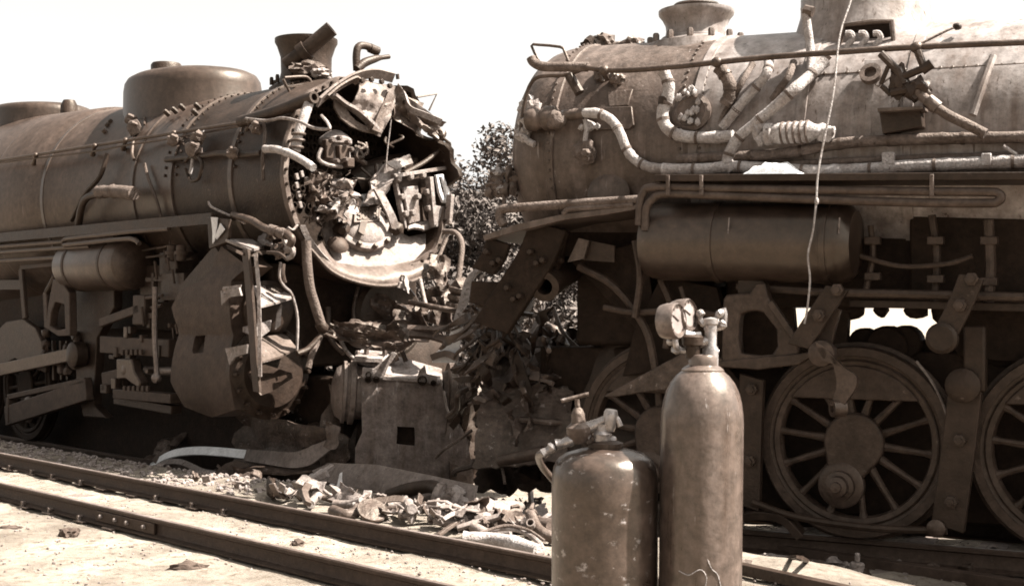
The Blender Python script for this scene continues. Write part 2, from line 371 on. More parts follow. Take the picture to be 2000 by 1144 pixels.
railA, frA = track_rail((0, 884), 'rusty rail of the near track, on the side of the wrecked locomotives', -60, 14)
railB, frB = track_rail((0, 942), 'rusty rail closest to the photographer, with a bolted joint bar', -60, 14)
sp_me = MB().box((0, 0, .006), .022, .024, .04).box((0, .009, .03), .032, .042, .014).mesh('spike', 'steel')
pl_me = MB().box((0, 0, -.003), .15, .18, .009).mesh('tie_plate', 'scrap')
tie_me = MB().box((0, 0, -.085), .19, 1.75, .17).mesh('wooden_tie', 'wood')
tie2_me = MB().box((0, 0, -.085), .23, 2.5, .17).mesh('wooden_tie', 'wood')
gauge = (frB.o-frA.o).dot(frA.Y)
for i in range(27):
    u = -9.0+.52*i+R.uniform(-.04, .04); rot = R.uniform(-.05, .05)
    c = frA.M @ Vector((u, gauge/2, 0)); z = R.uniform(-.05, -.024)+BED
    o = bpy.data.objects.new('wooden_tie', tie_me); col.objects.link(o)
    o.matrix_world = Matrix.Translation((c.x, c.y, z)) @ Matrix.Rotation(math.atan2(FL[1], FL[0])+rot, 4, 'Z')
    tag(o, 'wooden tie buried in pale dirt under the near track, %s from its far left end' % nth(i+1), 'railway tie', 'ties of the near track')
    for t, fr in ((railA, frA), (railB, frB)):
        uu = (frA.M @ Vector((u, 0, 0))-fr.o).dot(fr.F); wy = .012*noise.noise(Vector((uu*.5, 0, 3)))
        inst(pl_me, 'tie_plate', t, Matrix.Translation((uu, wy, .0)))
        for sy in (-1, 1):
            if R.random() < .12: continue
            inst(sp_me, 'spike', t, Matrix.Translation((uu+R.uniform(-.05, .05), wy+sy*.064, .004)) @ Matrix.Rotation(PI if sy > 0 else 0, 4, 'Z') @ Matrix.Rotation(R.uniform(-.35, .35), 4, 'Y'))
# joint bar on the near rail
j0 = frB.v(188, 1005, .03).x; j1 = frB.v(302, 1040, .03).x
MB().plate([(j0, -.012, .022), (j1, -.012, .022), (j1, -.012, .102), (j0, -.012, .102)], .024, (0, -1, 0)).part('joint_bar', 'rail', railB, .004)
bolts('joint_bolt', 'bright', railB, [(Vector((frB.v(px, py, .04).x, -.036, .064)), (0, -1, 0)) for px, py in ((197, 1003), (225, 1012), (248, 1015), (281, 1024))], .017, .022)
MB().box((j1-.002, 0, .068), .008, .057, .125).part('rail_gap', 'soot', railB)
# rails under the two locomotives
for fr, nm, a, b in ((LFR, 'left', -14, -1.2), (RFR, 'right', -9, 3.0)):
    for v, side in ((.75, 'near'), (-.75, 'far')):
        f2 = Frame(*(fr.M @ fr.L(0, v, 0)), fr.F[:2], fr.sg)
        f2 = Frame(f2.o.x, f2.o.y, .0, fr.F[:2], fr.sg)
        t = thing('steel_rail', '%s rail under the %s wrecked locomotive' % (side, nm), 'rail', f2, 'rails under the locomotives')
        rail_mb(a, b, 60, .012).part('rail_bar', 'rail', t); railtop(t, a, b)
    for i in range(int((b-a)/.6)):
        c = fr.M @ Vector((a+.3+.6*i, 0, 0)); o = bpy.data.objects.new('wooden_tie', tie2_me); col.objects.link(o)
        o.matrix_world = Matrix.Translation((c.x, c.y, .0)) @ Matrix.Rotation(math.atan2(fr.F.y, fr.F.x)+R.uniform(-.04, .04), 4, 'Z')
        tag(o, 'dark wooden tie under the %s locomotive, %s from its front' % (nm, nth(int((b-a)/.6)-i)), 'railway tie', 'ties under the %s locomotive' % nm)
# ------------------------------------------------------------------ trees and bushes beyond the wreck
def tree(x, y, h, rw, label, seed, n=7000, low=.08, leaf=.062):
    rr = random.Random(seed); fr = Frame(x, y, ground_z(x, y))
    t = thing('leafy_tree', label, 'tree', fr, 'trees and bushes beyond the wreck'); m = MB(); tips = []
    m.tube([(0, 0, -.1), (.05, .03, h*.3), (-.04, .06, h*.6), (0, 0, h*.9)], [h*.022, h*.018, h*.012, .01], 8)
    for i in range(16):
        a = rr.uniform(0, 2*PI); z0 = h*rr.uniform(.12, .7); L = rw*rr.uniform(.55, 1.0); e = Vector((math.cos(a)*L, math.sin(a)*L, z0+h*rr.uniform(.08, .3)))
        m.tube([(0, 0, z0), Vector((0, 0, z0)).lerp(e, .5)+Vector((0, 0, .1)), e], [.03, .018, .006], 6, 3); tips.append(e)
    m.part('trunk', 'bark', t)
    cl = [(Vector((0, 0, h*.86)), h*.16), (Vector((rw*.2, 0, h*.7)), h*.2)]+[(e+Vector((0, 0, rr.uniform(-.1, .2)*h)), rr.uniform(.10, .21)*h) for e in tips]
    for i in range(22):
        a = rr.uniform(0, 2*PI); q = rr.uniform(.2, 1)*rw; cl.append((Vector((math.cos(a)*q, math.sin(a)*q, rr.uniform(low, .62)*h)), rr.uniform(.07, .17)*h))
    L = MB()
    for i in range(int(n*2.8)):
        c, r = rr.choice(cl); d = Vector((rr.gauss(0, 1), rr.gauss(0, 1), rr.gauss(0, 1))).normalized()
        p = c+d*r*(rr.random()**.45); p.z = max(p.z, .03)
        s = leaf*rr.uniform(.6, 1.35); nn = (d+Vector((rr.gauss(0, .7), rr.gauss(0, .7), rr.gauss(.3, .7)))).normalized(); a, b = perp(nn)
        k = rr.uniform(0, 2*PI); a, b = a*math.cos(k)+b*math.sin(k), b*math.cos(k)-a*math.sin(k)
        L.add([p-a*s, p-b*s*.45+nn*s*.15, p+a*s, p+b*s*.45+nn*s*.1], [(0, 1, 2, 3)])
    me = bpy.data.meshes.new('crown'); me.from_pydata([tuple(q) for q in L.v], [], L.f); me.materials.append(MT['leaf'])
    o = bpy.data.objects.new('crown', me); col.objects.link(o); o.parent = t
tree(-1.1, 25.0, 4.9, 1.5, 'tallest leafy tree showing between the two locomotives', 1, 9000)
tree(.15, 26.5, 4.5, 1.5, 'leafy tree behind the front of the right locomotive', 2, 9000)
tree(-.45, 28.5, 4.9, 2.1, 'broad leafy tree farthest behind the gap between the engines', 12, 9000)
tree(-2.6, 26.0, 4.3, 1.6, 'leafy tree mostly hidden behind the left smokebox', 3, 6000)
tree(.9, 22.5, 3.0, 1.6, 'low leafy bush seen below the right smokebox', 4, 7000, .03)
tree(2.9, 23.5, 2.6, 1.4, 'low leafy bush seen beside the gas regulator gauges', 5, 6000, .03)
tree(-.9, 21.5, 2.7, 1.5, 'low leafy bush behind the torn off cylinder', 6, 7000, .02)
tree(-3.2, 21.0, 1.9, 1.5, 'low bush seen under the left smokebox', 8, 6000, .02)
p_ = WF.d(628, 800, 15.0)
tree(p_.x, p_.y, 1.25, .42, 'small leafy weed bush growing left of the torn off cylinder', 9, 2600, .02, .04)
p_ = WF.d(672, 850, 14.9)
tree(p_.x, p_.y, .75, .22, 'small pale weed bush against the torn off cylinder', 10, 1200, .02, .035)
# ------------------------------------------------------------------ left locomotive
def on_cyl(s, px, py, r, wc):
    """where the line of sight first meets a boiler of radius r whose axis is wc above the frame"""
    e, d = s.ray(px, py); a = d.y**2+d.z**2; b = 2*(e.y*d.y+(e.z-wc)*d.z); c = e.y**2+(e.z-wc)**2-r*r
    D = b*b-4*a*c
    t = -b/(2*a) if D < 0 else (-b-math.sqrt(D))/(2*a)
    return e+d*t
Frame.c = on_cyl
Frame.cs = lambda s, pts, r, wc: [s.c(p[0], p[1], p[2] if len(p) > 2 else r, wc) for p in pts]
def pv(fr, par, name, mat, r, v, pts, **k):
    o = MB().tube(fr.vs(pts, v), r, **k).part(name, mat, par)
    if k.get('wrap') and r > .035:                       # wire bands round the lagging
        P = resample(crom(fr.vs(pts, v), 5), .05); n = len(P); st = 7
        for i in range(4, n-3, st):
            t = (P[i+1]-P[i]).normalized()*.012; q = P[i]
            MB().tube([q-t, q+t], r*1.13, 12, 1).part('lagging_band', 'lagd' if mat == 'lag' else 'pipe', par if par.parent else o)
    return o
def pu(fr, par, name, mat, r, u, pts, **k): return MB().tube(fr.us(pts, u), r, **k).part(name, mat, par)
def pc(fr, par, name, mat, r, R_, wc, pts, **k): return MB().tube(fr.cs(pts, R_, wc), r, **k).part(name, mat, par)
L = LFR; WL = 3.44; FW = Vector((1, 0, 0)); NEAR = Vector((0, -1, 0)); UP = Vector((0, 0, 1))
LL = thing('wrecked_locomotive', 'steam locomotive on the left with its smokebox front torn open', 'locomotive', L, 'wrecked steam locomotives')
RB, RS = 1.13, 1.13
def crush(m, amp=.035):
    """buckle the front edge of the smokebox, most at the top and on the far side"""
    for p in m.v:
        k = max(0, min(1, (p.x+.75)/.75)); a = math.atan2(p.z-WL, -p.y); s_ = max(0, math.sin(a+.9-PI/2+.75))
        n_ = noise.noise(Vector((a*2.2, p.x*1.5, 4)))+.5*noise.noise(Vector((a*6, p.x*2, 9)))
        r = Vector((0, p.y, p.z-WL)).normalized(); far = max(0, min(1, (p.y+.1)/.5))*max(0, min(1, (p.z-WL+.5)/.5)); p += r*(amp*n_*k*(1.6+2.2*far)-.05*k*s_**2)+FW*(-.22*k*s_**3+.05*k*n_*(1+4*far))
    return m
# smokebox shell, open at the front
crush(MB().lathe(L.L(0, 0, WL), -FW, [(1.085, .02), (RS, 0), (RS, .15), (RS, .35), (RS, .6), (RS, 2.25), (1.085, 2.25), (1.085, .6), (1.085, .3), (1.085, .02)], 96)).part('smokebox', 'iron', LL)
MB().lathe(L.L(-.85, 0, WL), -FW, [(1.08, 0), (1.08, .05)], 40).part('tube_sheet', 'soot', LL)
tb = MB().lathe((0, 0, 0), FW, [(.032, -.03), (.038, .02), (.028, .022), (.026, -.02)], 12).mesh('boiler_tube', 'soot')
for j in range(-9, 10):
    for i in range(-9, 10):
        y_, z_ = (i+.5*(j % 2))*.105, j*.095+.1
        if y_*y_+z_*z_ < .95 and z_ > -.35: inst(tb, 'boiler_tube', LL, Matrix.Translation(Vector((-.84, y_, WL+z_))))
ring = crush(MB().lathe(L.L(.03, 0, WL), -FW, [(1.085, 0), (1.14, 0), (1.148, .01), (1.148, .06), (1.13, .065), (1.085, .06), (1.085, 0)], 96))
ring.f = [f for f in ring.f if not (lambda c: c.y > .15 and c.z > WL-.25)(sum((ring.v[i] for i in f), Vector())/len(f))]
ring = ring.part('front_ring', 'smokeb', LL)  # ring coloured lighter than the shell to imitate a sunlit rim
rb_ = MB(); rb_.v = [L.L(.032, 1.115*math.cos(a), WL+1.115*math.sin(a)) for a in [2*PI*k/48 for k in range(48)]]; crush(rb_)
bolts('ring_bolt', 'iron', ring, [(p, FW) for p in rb_.v if not (p.y > .15 and p.z > WL-.25)], .017, .03)
boi = MB().lathe(L.L(-2.25, 0, WL), -FW, [(1.10, 0), (1.145, .0), (1.15, .6), (1.17, 1.0), (1.30, 3.2), (1.34, 3.25), (1.43, 5.2), (1.5, 7.2), (1.5, 13)], 64).part('boiler', 'boiler', LL)
for u, r in ((-.95, 1.134), (-2.2, 1.142), (-3.05, 1.166), (-5.2, 1.285), (-6.6, 1.38), (-8.2, 1.45)):
    MB().lathe(L.L(u, 0, WL), -FW, [(r, 0), (r+.012, .003), (r+.012, .075), (r, .08)], 64).part('boiler_band', 'boiler', LL)
riv = []
for u in (-.9, -2.12, -2.34):
    rr_ = RS+.002 if u > -2.25 else 1.148
    for k in range(26): a = math.radians(5+k*4.6); riv.append((L.L(u, rr_*math.cos(a), WL+rr_*math.sin(a)), Vector((0, -math.cos(a), math.sin(a)))))
bolts('rivet', 'iron', LL, riv, .019, .018)
# domes
def dome(par, c, rx, ry, z0, z1, cap=True, mat='domeshade'):
    h = z1-z0; pr = [(1.06, 0), (1.0, h*.1), (.99, h*.7), (.975, h*.79), (.93, h*.86), (.84, h*.905), (.6, h*.955), (.3, h*.99), (.0, h)]
    o = MB().lathe(Vector((c.x, c.y, z0)), UP, pr, 48, (rx, ry), FW).part('dome', mat, par)
    return o
d1 = dome(LL, L.L(-3.7, 0, 0), 1.08, .78, 4.15, 5.06)
MB().lathe(L.L(-4.35, .0, 4.98), UP, [(.2, 0), (.2, .22), (.18, .25), (0, .255)], 20).part('dome_cap', 'iron', d1)
d2 = dome(LL, L.L(-8.15, 0, 0), 1.0, .74, 4.5, 5.10)
MB().lathe(L.L(-6.95, .1, 4.75), UP, [(.12, 0), (.12, .2), (.08, .28), (0, .29)], 14).part('safety_valve', 'iron', LL)
# stack with the pipe thrown into it
st = MB().lathe(L.L(-1.2, 0, 4.5), UP, [(.44, -.15), (.42, .02), (.31, .1), (.285, .2), (.29, .38), (.33, .5), (.355, .545), (.355, .585), (.32, .59), (.27, .5), (.25, .1), (.0, .08)], 36).part('smoke_stack', 'iron', LL)
bolts('stack_bolt', 'iron', st, [(L.L(-1.2+.39*math.cos(a), .39*math.sin(a), 4.56), UP) for a in [2*PI*k/12 for k in range(12)]], .025, .07)
pu(L, LL, 'broken_pipe', 'iron', .088, -1.0, [(560, 128, -1.1), (590, 105, -.95), (622, 78, -.8), (648, 56, -.68)], seg=18, hollow=.62)
pu(L, LL, 'pipe_collar', 'iron', .115, -1, [(588, 107, -.96), (600, 97, -.9)], seg=14)
MB().lump(L.u(600, 135, -.9), .13, .2, .09, 3, .5, 3).part('crushed_casting', 'scrap', LL)
MB().lump(L.u(628, 145, -.75), .10, .12, .07, 4, .5, 3).part('crushed_casting', 'bright', LL)
pu(L, LL, 'grab_iron', 'pipe', .017, -.6, [(556, 152), (590, 150), (602, 153), (610, 165), (617, 182)], sm=3)
pu(L, LL, 'grab_iron', 'pipe', .015, -.6, [(553, 155), (566, 180), (577, 195)], sm=2)
for a, b in (((560, 170), (606, 165)), ((568, 186), (604, 176))): MB().beam(L.u(*a, -.6), L.u(*b, -.6), .03, .03).part('step_bar', 'iron', LL, .004)
pc(L, LL, 'feed_pipe', 'iron', .062, 1.22, WL, [(470, 238), (520, 224), (560, 210), (590, 198), (614, 190)], seg=14, hollow=.6)
# whistle elbow and pipe on the crown of the smokebox
pu(L, LL, 'bent_pipe', 'iron', .042, -.25, [(697, 138), (696, 110), (700, 92), (714, 90), (732, 98)], seg=12)
pu(L, LL, 'pipe_coupling', 'iron', .052, -.25, [(722, 94), (738, 101)], seg=12)
pu(L, LL, 'bent_pipe', 'iron', [.05, .05, .04, .026, .026], -.2, [(697, 136), (712, 123), (734, 115), (745, 113), (760, 111)], seg=12)
pu(L, LL, 'lamp_bracket', 'iron', .02, -.05, [(777, 155), (776, 145)], seg=8)
pu(L, LL, 'grab_iron', 'pipe', .012, -.4, [(815, 190), (853, 184), (838, 216)], sm=1)
# ---- torn front
MB().sheet(L.us([(688, 214, .06), (744, 268, .10), (776, 176, .08), (704, 152, .04)], 0), 16, 14, .09, 2.4, 3, .02).part('torn_front_sheet', 'dull', LL)
MB().sheet(L.us([(724, 254, .13), (743, 262, .14), (770, 190, .12), (756, 180, .11)], 0), 3, 10, .02, 2, 4, .025).part('torn_edge_strip', 'scrap', LL)
MB().sheet(L.us([(764, 228, .06), (822, 268, .10), (826, 205, .10), (768, 168, .07)], 0), 12, 12, .10, 2.4, 5, .02, .04).part('torn_front_sheet', 'smokeb', LL)
MB().sheet(L.us([(800, 236, .10), (842, 262, .2), (866, 240, .28), (788, 186, .10)], 0), 12, 8, .08, 2.8, 8, .03, .06).part('torn_lip', 'dull', LL)
MB().sheet(L.us([(838, 262, -.1), (862, 300, -.1), (872, 262, -.05), (852, 236, -.05)], 0), 8, 8, .10, 3, 18, .02, .08).part('torn_lip', 'smokeb', LL)
MB().strip(L.us([(776, 168, .12), (790, 188, .14), (800, 212, .2), (828, 224, .28), (862, 238, .33)], 0), Vector((.03, 0, .06)), .025).part('torn_edge_strip', 'bright', LL)
MB().strip(L.us([(636, 192, .08), (660, 172, .08), (690, 156, .09), (700, 160, .09)], 0), Vector((.1, 0, .05)), .02).part('torn_edge_strip', 'scrap', LL)
MB().strip(L.us([(622, 200, .06), (650, 176, .06), (690, 152, .06), (730, 144, .05), (768, 152, .04)], 0), Vector((.06, 0, .09)), .03).part('folded_rim', 'dull', LL)
bolts('rim_bolt', 'iron', LL, [(L.u(px, py, .13), FW) for px, py in ((706, 158), (724, 156), (744, 160), (760, 168), (790, 200), (808, 214))], .03, .03)
# oval flap hanging from the ring, with a slot
op = [(650, 188), (672, 204), (690, 214), (712, 232), (738, 256), (728, 262), (706, 258), (682, 248), (662, 232), (650, 210)]
hp = [(676, 212), (684, 216), (694, 220), (706, 230), (717, 242), (712, 246), (702, 242), (692, 236), (682, 226), (676, 216)]
MB().plate(L.us(op, .06), .03, FW, L.us(hp, .06)).part('slotted_flap', 'scrap', LL, .006)
MB().strip(L.us([(650, 186), (672, 203), (692, 214), (714, 232), (740, 258)], .1), Vector((.12, 0, .0)), .03).part('flap_rim', 'bright', LL)
# lower front plate, dished door and its bolts
fp = [(628, 450, -.30), (640, 480, -.2), (655, 512, -.06), (700, 521, -.03), (760, 519, -.03), (815, 507, -.04), (845, 492, -.05), (868, 448, -.2), (800, 462, -.22), (775, 450, -.25), (740, 400, -.42), (690, 395, -.45), (640, 425, -.38)]
fpl = MB().plate(L.us(fp, 0), .03, -FW).part('front_plate', 'ash', LL, .004)
MB().plate(L.us([(655, 512, -.055), (700, 521, -.025), (760, 519, -.025), (815, 507, -.035), (846, 492, -.045), (828, 528, .02), (790, 545, .02), (750, 550, .02), (700, 540, .02)], 0), .02, -FW).part('plate_edge', 'dull', LL)
# broad curved lower lip
lipA = crom(L.us([(628, 470, -.12), (650, 506, -.06), (700, 520, -.03), (760, 518, -.03), (815, 506, -.03), (848, 488, -.05), (866, 452, -.1)], 0), 6)
lipB = crom(L.us([(606, 486, .06), (648, 530, .12), (702, 552, .16), (758, 558, .16), (812, 546, .14), (846, 522, .1), (872, 466, .05)], 0), 6)
lm = MB(); nl = len(lipA); rows = 6
for j in range(rows+1):
    for i in range(nl):
        t_ = j/rows; q_ = lipA[i].lerp(lipB[i], t_)+FW*(.07*math.sin(PI*t_))+Vector((0, 0, 1))*.02*noise.noise(Vector((i*.35, j*.5, 2))); lm.v.append(q_)
lm.f = [(j*nl+i, j*nl+i+1, (j+1)*nl+i+1, (j+1)*nl+i) for j in range(rows) for i in range(nl-1)]
lm.part('lower_lip', 'smokeb', LL)
MB().tube(lipB, .022, 8, 1).part('lip_edge', 'scrap', LL)
dn = (Vector((.82, -.1, .5))).normalized(); dc = L.u(706, 440, -.24)
dr = MB().lathe(dc, dn, [(.36, -.04), (.36, .03), (.33, .045), (.29, .04), (.27, .06), (.2, .1), (.1, .118), (0, .12)], 36, (1.0, .9)).part('round_door', 'ash', LL)
xx, yy = perp(dn)
bolts('door_bolt', 'scrap', dr, [(dc+xx*.345*math.cos(a)+yy*.31*math.sin(a)+dn*.03, dn) for a in [2*PI*k/11 for k in range(11)]], .03, .05)
MB().strip([dc+xx*a+yy*b+dn*.125 for a, b in ((-.16, .22), (-.06, .07), (.05, -.05), (.13, -.2))], (xx*.6+yy*.5)*.09, .02).part('hinge_strap', 'jacket', dr)
MB().lathe(L.u(660, 478, -.1), Vector((.7, -.2, .6)), [(.10, -.02), (.12, .0), (.10, .03), (.05, .06), (0, .065)], 18).part('cover_cap', 'jacket', LL)
MB().lump(L.u(668, 446, -.15), .09, .09, .08, 9, .3, 2).part('hinge_knuckle', 'iron', LL)
# number plate with raised figures
nA, nB, nD = L.u(688, 438, -.14), L.u(738, 436, -.14), L.u(690, 408, -.24)
ex, ey = (nB-nA), (nD-nA); nn = ex.cross(ey).normalized()
np_ = MB().plate([nA, nB, nB+ey, nD], .03, nn).part('number_plate', 'ash', LL, .004)
MB().plate([nA+nn*.03+ex*a+ey*b for a, b in ((0, 0), (1, 0), (1, 1), (0, 1))], .012, nn, [nA+nn*.03+ex*a+ey*b for a, b in ((.04, .08), (.96, .08), (.96, .92), (.04, .92))]).part('plate_border', 'scrap', np_)
STROKE = {'5': [((1, 1), (0, 1)), ((0, 1), (0, .5)), ((0, .5), (1, .5)), ((1, .5), (1, 0)), ((1, 0), (0, 0))], '1': [((.5, 0), (.5, 1))],
          '8': [((0, 0), (1, 0)), ((0, .5), (1, .5)), ((0, 1), (1, 1)), ((0, 0), (0, 1)), ((1, 0), (1, 1))], '3': [((0, 1), (1, 1)), ((0, .5), (1, .5)), ((0, 0), (1, 0)), ((1, 0), (1, 1))]}
for i, ch in enumerate('5813'):
    m = MB()
    for a, b in STROKE[ch]:
        P = [nA+nn*.036+ex*(.12+.21*i+.13*q[0])+ey*(.22+.56*q[1]) for q in (a, b)]
        m.beam(P[0], P[1], .022, .02, nn)
    m.part('raised_figure', 'scrap', np_)
MB().plate(L.us([(690, 404, -.3), (728, 402, -.3), (731, 378, -.36), (693, 380, -.36)], 0), .05, -FW).part('white_block', 'white', LL, .01)
# twisted light casting beside the door
MB().sheet(L.us([(716, 398, -.1), (752, 398, -.1), (790, 306, -.2), (728, 332, -.2)], 0), 8, 12, .11, 2.8, 12, .03, .10).part('twisted_casting', 'bright', LL)
MB().sheet(L.us([(752, 320, -.14), (772, 332, -.1), (806, 318, -.1), (798, 304, -.1)], 0), 5, 4, .03, 2, 13, .02).part('bent_tab', 'bright', LL)
MB().strip(L.us([(738, 372, -.05), (752, 398, -.03), (764, 422, -.03), (772, 448, -.05)], 0), Vector((0, -.12, .02)), .03).part('bent_strap', 'bright', LL)
# riveted panel with frames on the far side of the opening
MB().plate(L.us([(772, 346), (842, 340), (842, 436), (802, 446), (792, 446)], -.16), .03, -FW).part('riveted_panel', 'jacket', LL, .005)
MB().plate(L.us([(788, 366), (817, 362), (821, 432), (799, 438)], -.10), .04, -FW).part('raised_panel', 'bright', LL, .01)
MB().beam(L.u(768, 340, -.1), L.u(790, 446, -.1), .03, .07, FW).part('panel_rib', 'bright', LL, .004)
MB().beam(L.u(770, 344, -.08), L.u(870, 328, -.08), .04, .05, FW).part('panel_rib', 'bright', LL, .004)
MB().beam(L.u(838, 346, -.05), L.u(846, 440, -.05), .05, .09, FW).part('panel_rib', 'bright', LL, .004)
bolts('panel_rivet', 'bright', LL, [(L.u(px, py, -.08), FW) for px, py in ((775, 350), (799, 346), (823, 343), (831, 375), (834, 407), (782, 385), (789, 418), (813, 384), (803, 416))], .038, .05)
MB().plate(L.us([(852, 342), (866, 340), (878, 372), (876, 398), (866, 396), (858, 376)], -.02), .04, -FW, L.us([(857, 346), (863, 346), (871, 372), (871, 388), (868, 386), (863, 372)], -.02)).part('oval_frame', 'white', LL, .006)
MB().plate(L.us([(845, 400), (866, 404), (876, 415), (874, 440), (846, 444)], -.02), .05, -FW).part('bracket_plate', 'bright', LL, .006)
MB().beam(L.u(880, 380, .05), L.u(875, 438, .05), .05, .09, FW).part('upright_bar', 'bright', LL, .008)
MB().sheet(L.us([(795, 452, -.1), (860, 446, -.1), (850, 432, -.16), (800, 440, -.16)], 0), 8, 3, .06, 3, 15, .03, .1).part('crumpled_sheet', 'bright', LL)
MB().lump(L.u(774, 447, -.1), .09, .08, .09, 21, .4).part('broken_lug', 'iron', LL)
# side frame at the far edge
pu(L, LL, 'bent_bar', 'iron', .028, -.1, [(790, 338), (830, 316), (862, 290), (872, 282)], seg=8)
pu(L, LL, 'bent_bar', 'iron', .02, -.05, [(862, 268), (878, 280), (880, 318)], seg=8, sm=1)
MB().box(L.u(868, 300, -.12), .12, .12, .22).part('far_bracket', 'iron', LL, .01)
pu(L, LL, 'thin_wire', 'bright', .007, .05, [(768, 190), (762, 250), (757, 290), (753, 335)], seg=5)
pu(L, LL, 'steam_pipe', 'iron', .15, -.5, [(690, 360, -.7), (735, 335, -.65), (800, 322, -.65), (840, 330, -.7)], seg=18)
for i in range(14):
    rq = random.Random(200+i); px, py = rq.uniform(690, 850), rq.uniform(262, 340); pu(L, LL, 'bent_tube', rq.choice(['wreck', 'iron', 'iron', 'soot']), rq.uniform(.015, .035), -.3, [(px, py), (px+rq.uniform(-20, 20), py+rq.uniform(5, 22), -.25), (px+rq.uniform(-35, 35), py+rq.uniform(14, 44), -.3)], seg=8)
# air pump and shredded metal on the near side of the opening
pmp = MB().lathe(L.u(655, 322, -.12), Vector((0, 0, 1)), [(.16, 0), (.18, .04), (.16, .08), (.15, .2), (.18, .22), (.18, .27), (.12, .32), (.06, .36), (0, .37)], 20).part('air_pump', 'bright', LL)
MB().box(L.u(668, 300, .03), .1, .14, .16).box(L.u(640, 292, .0), .08, .1, .2).box(L.u(680, 318, .05), .1, .1, .1).part('pump_casting', 'jacket', pmp, .012)
bolts('pump_bolt', 'steel', pmp, [(L.u(px, py, .08), FW) for px, py in ((645, 275), (660, 270), (676, 278), (683, 292), (672, 312), (655, 315))], .026, .05)
pu(L, LL, 'pump_pipe', 'bright', .022, .02, [(628, 290), (622, 310), (640, 322), (668, 326)], seg=8)
rs = random.Random(5)
for C_, m_, sd in (([(600, 432, -.1), (664, 430, -.05), (690, 345, -.1), (612, 338, -.15)], 'scrap', 81), ([(640, 415, .0), (700, 410, -.05), (696, 352, -.1), (650, 350, .0)], 'bright', 82), ([(596, 395, .02), (640, 400, .06), (636, 335, .02), (600, 340, .0)], 'wreck', 83)):
    MB().sheet(L.us(C_, 0), 14, 12, .16, 3.2, sd, .025, .1).part('crumpled_sheet', m_, LL)
for i in range(50):
    px = rs.uniform(596, 690); py = rs.uniform(330, 432); u = rs.uniform(-.25, .12)
    a = rs.uniform(0, 2*PI); l = rs.uniform(6, 26); b = rs.uniform(-8, 8)
    MB().strip(L.us([(px, py, u), (px+l*.5*math.cos(a)+b, py+l*.5*math.sin(a), u+rs.uniform(-.05, .1)), (px+l*math.cos(a), py+l*math.sin(a), u+rs.uniform(-.12, .12))], 0),
               Vector((rs.uniform(-.03, .03), rs.uniform(-.03, .03), rs.uniform(.005, .03))), rs.uniform(.004, .012), 3).part('torn_shred', rs.choice(['bright', 'wreck', 'scrap', 'bright', 'scrap', 'wreck']), LL)
for i in range(9):
    px = rs.uniform(600, 685); py = rs.uniform(335, 425); MB().lump(L.u(px, py, rs.uniform(-.3, 0)), rs.uniform(.05, .13), rs.uniform(.05, .12), rs.uniform(.04, .1), i, .6).part('crushed_lump', rs.choice(['scrap', 'bright', 'iron']), LL)
for px, py in ((578, 345), (588, 340), (578, 362), (598, 352), (582, 380), (610, 398), (585, 400)):
    MB().beam(L.u(px, py-6, .03), L.u(px+3, py+6, .03), .035, .03, FW).part('broken_stud', 'bright', LL, .004)
MB().strip(L.us([(590, 440, .06), (602, 465, .07), (622, 492, .08), (645, 515, .08), (660, 526, .08)], 0), Vector((.03, .06, .0)), .03).part('bright_edge', 'bright', LL)
# pipes over the smokebox side
pc(L, LL, 'flanged_pipe', 'lag', .05, 1.2, WL, [(604, 200), (592, 235), (582, 265), (577, 296)], seg=12)
for py in (262, 274, 288): MB().cyl(L.c(583-(py-262)*.15, py, 1.2, WL)+Vector((0, 0, -.012)), L.c(583-(py-262)*.15, py, 1.2, WL)+Vector((0, 0, .012)), .075, 14).part('flange', 'scrap', LL)
pc(L, LL, 'light_hose', 'lag', .04, 1.28, WL, [(518, 291), (540, 292), (565, 300), (592, 314), (612, 328)], seg=12, wrap=.05)
pc(L, LL, 'loose_rod', 'bright', .016, 1.3, WL, [(480, 232), (520, 236), (552, 231), (585, 238), (612, 250), (642, 252), (640, 240), (628, 226)], seg=8)
# handrail
hr = pc(L, LL, 'handrail', 'pipe', .02, 1.235, WL, [(-40, 319, 1.55), (0, 313, 1.53), (80, 301, 1.48), (180, 285, 1.38), (245, 275, 1.32), (340, 260), (490, 237), (507, 236), (516, 246), (517, 275), (513, 310), (514, 352)], seg=8)
pc(L, LL, 'signal_pipe', 'pipe', .012, 1.2, WL, [(0, 318, 1.5), (80, 308, 1.46), (180, 296, 1.36), (245, 284, 1.3), (300, 276), (385, 262), (470, 246)], seg=6)
for px, py, r in ((70, 303, 1.5), (185, 285, 1.39), (245, 274, 1.33), (340, 260, 1.25), (488, 238, 1.23)):
    a = L.c(px, py, r, WL); b = L.c(px-4, py+16, r-.12, WL); MB().tube([a, a.lerp(b, .5), b], [.03, .02, .04], 10).lump(a, .04, .035, .035, 1, .1).part('handrail_post', 'pipe', hr)
# small fittings along the smokebox side
for px, py, sx in ((262, 250, .12), (255, 235, .08), (340, 275, .09), (378, 290, .12), (388, 270, .1), (500, 250, .08), (455, 300, .08)):
    MB().lump(L.c(px, py, 1.25, WL), sx, .07, sx*.8, px, .55).bolt(L.c(px+4, py-6, 1.3, WL), (0, -1, .3), .03, .06).part('valve_fitting', 'lagd', LL)
pc(L, LL, 'injector_pipe', 'iron', .035, 1.2, WL, [(325, 312), (345, 310), (400, 304), (430, 300), (470, 303), (510, 299)], seg=10)
pc(L, LL, 'drain_pipe', 'pipe', .02, 1.2, WL, [(262, 262), (258, 300), (262, 312)], seg=8)
pc(L, LL, 'lever_rod', 'lag', .018, 1.21, WL, [(398, 250), (385, 280), (378, 300), (372, 340)], seg=8)
pc(L, LL, 'drain_pipe', 'pipe', .02, 1.2, WL, [(282, 320), (290, 350), (305, 390), (315, 425)], seg=8)
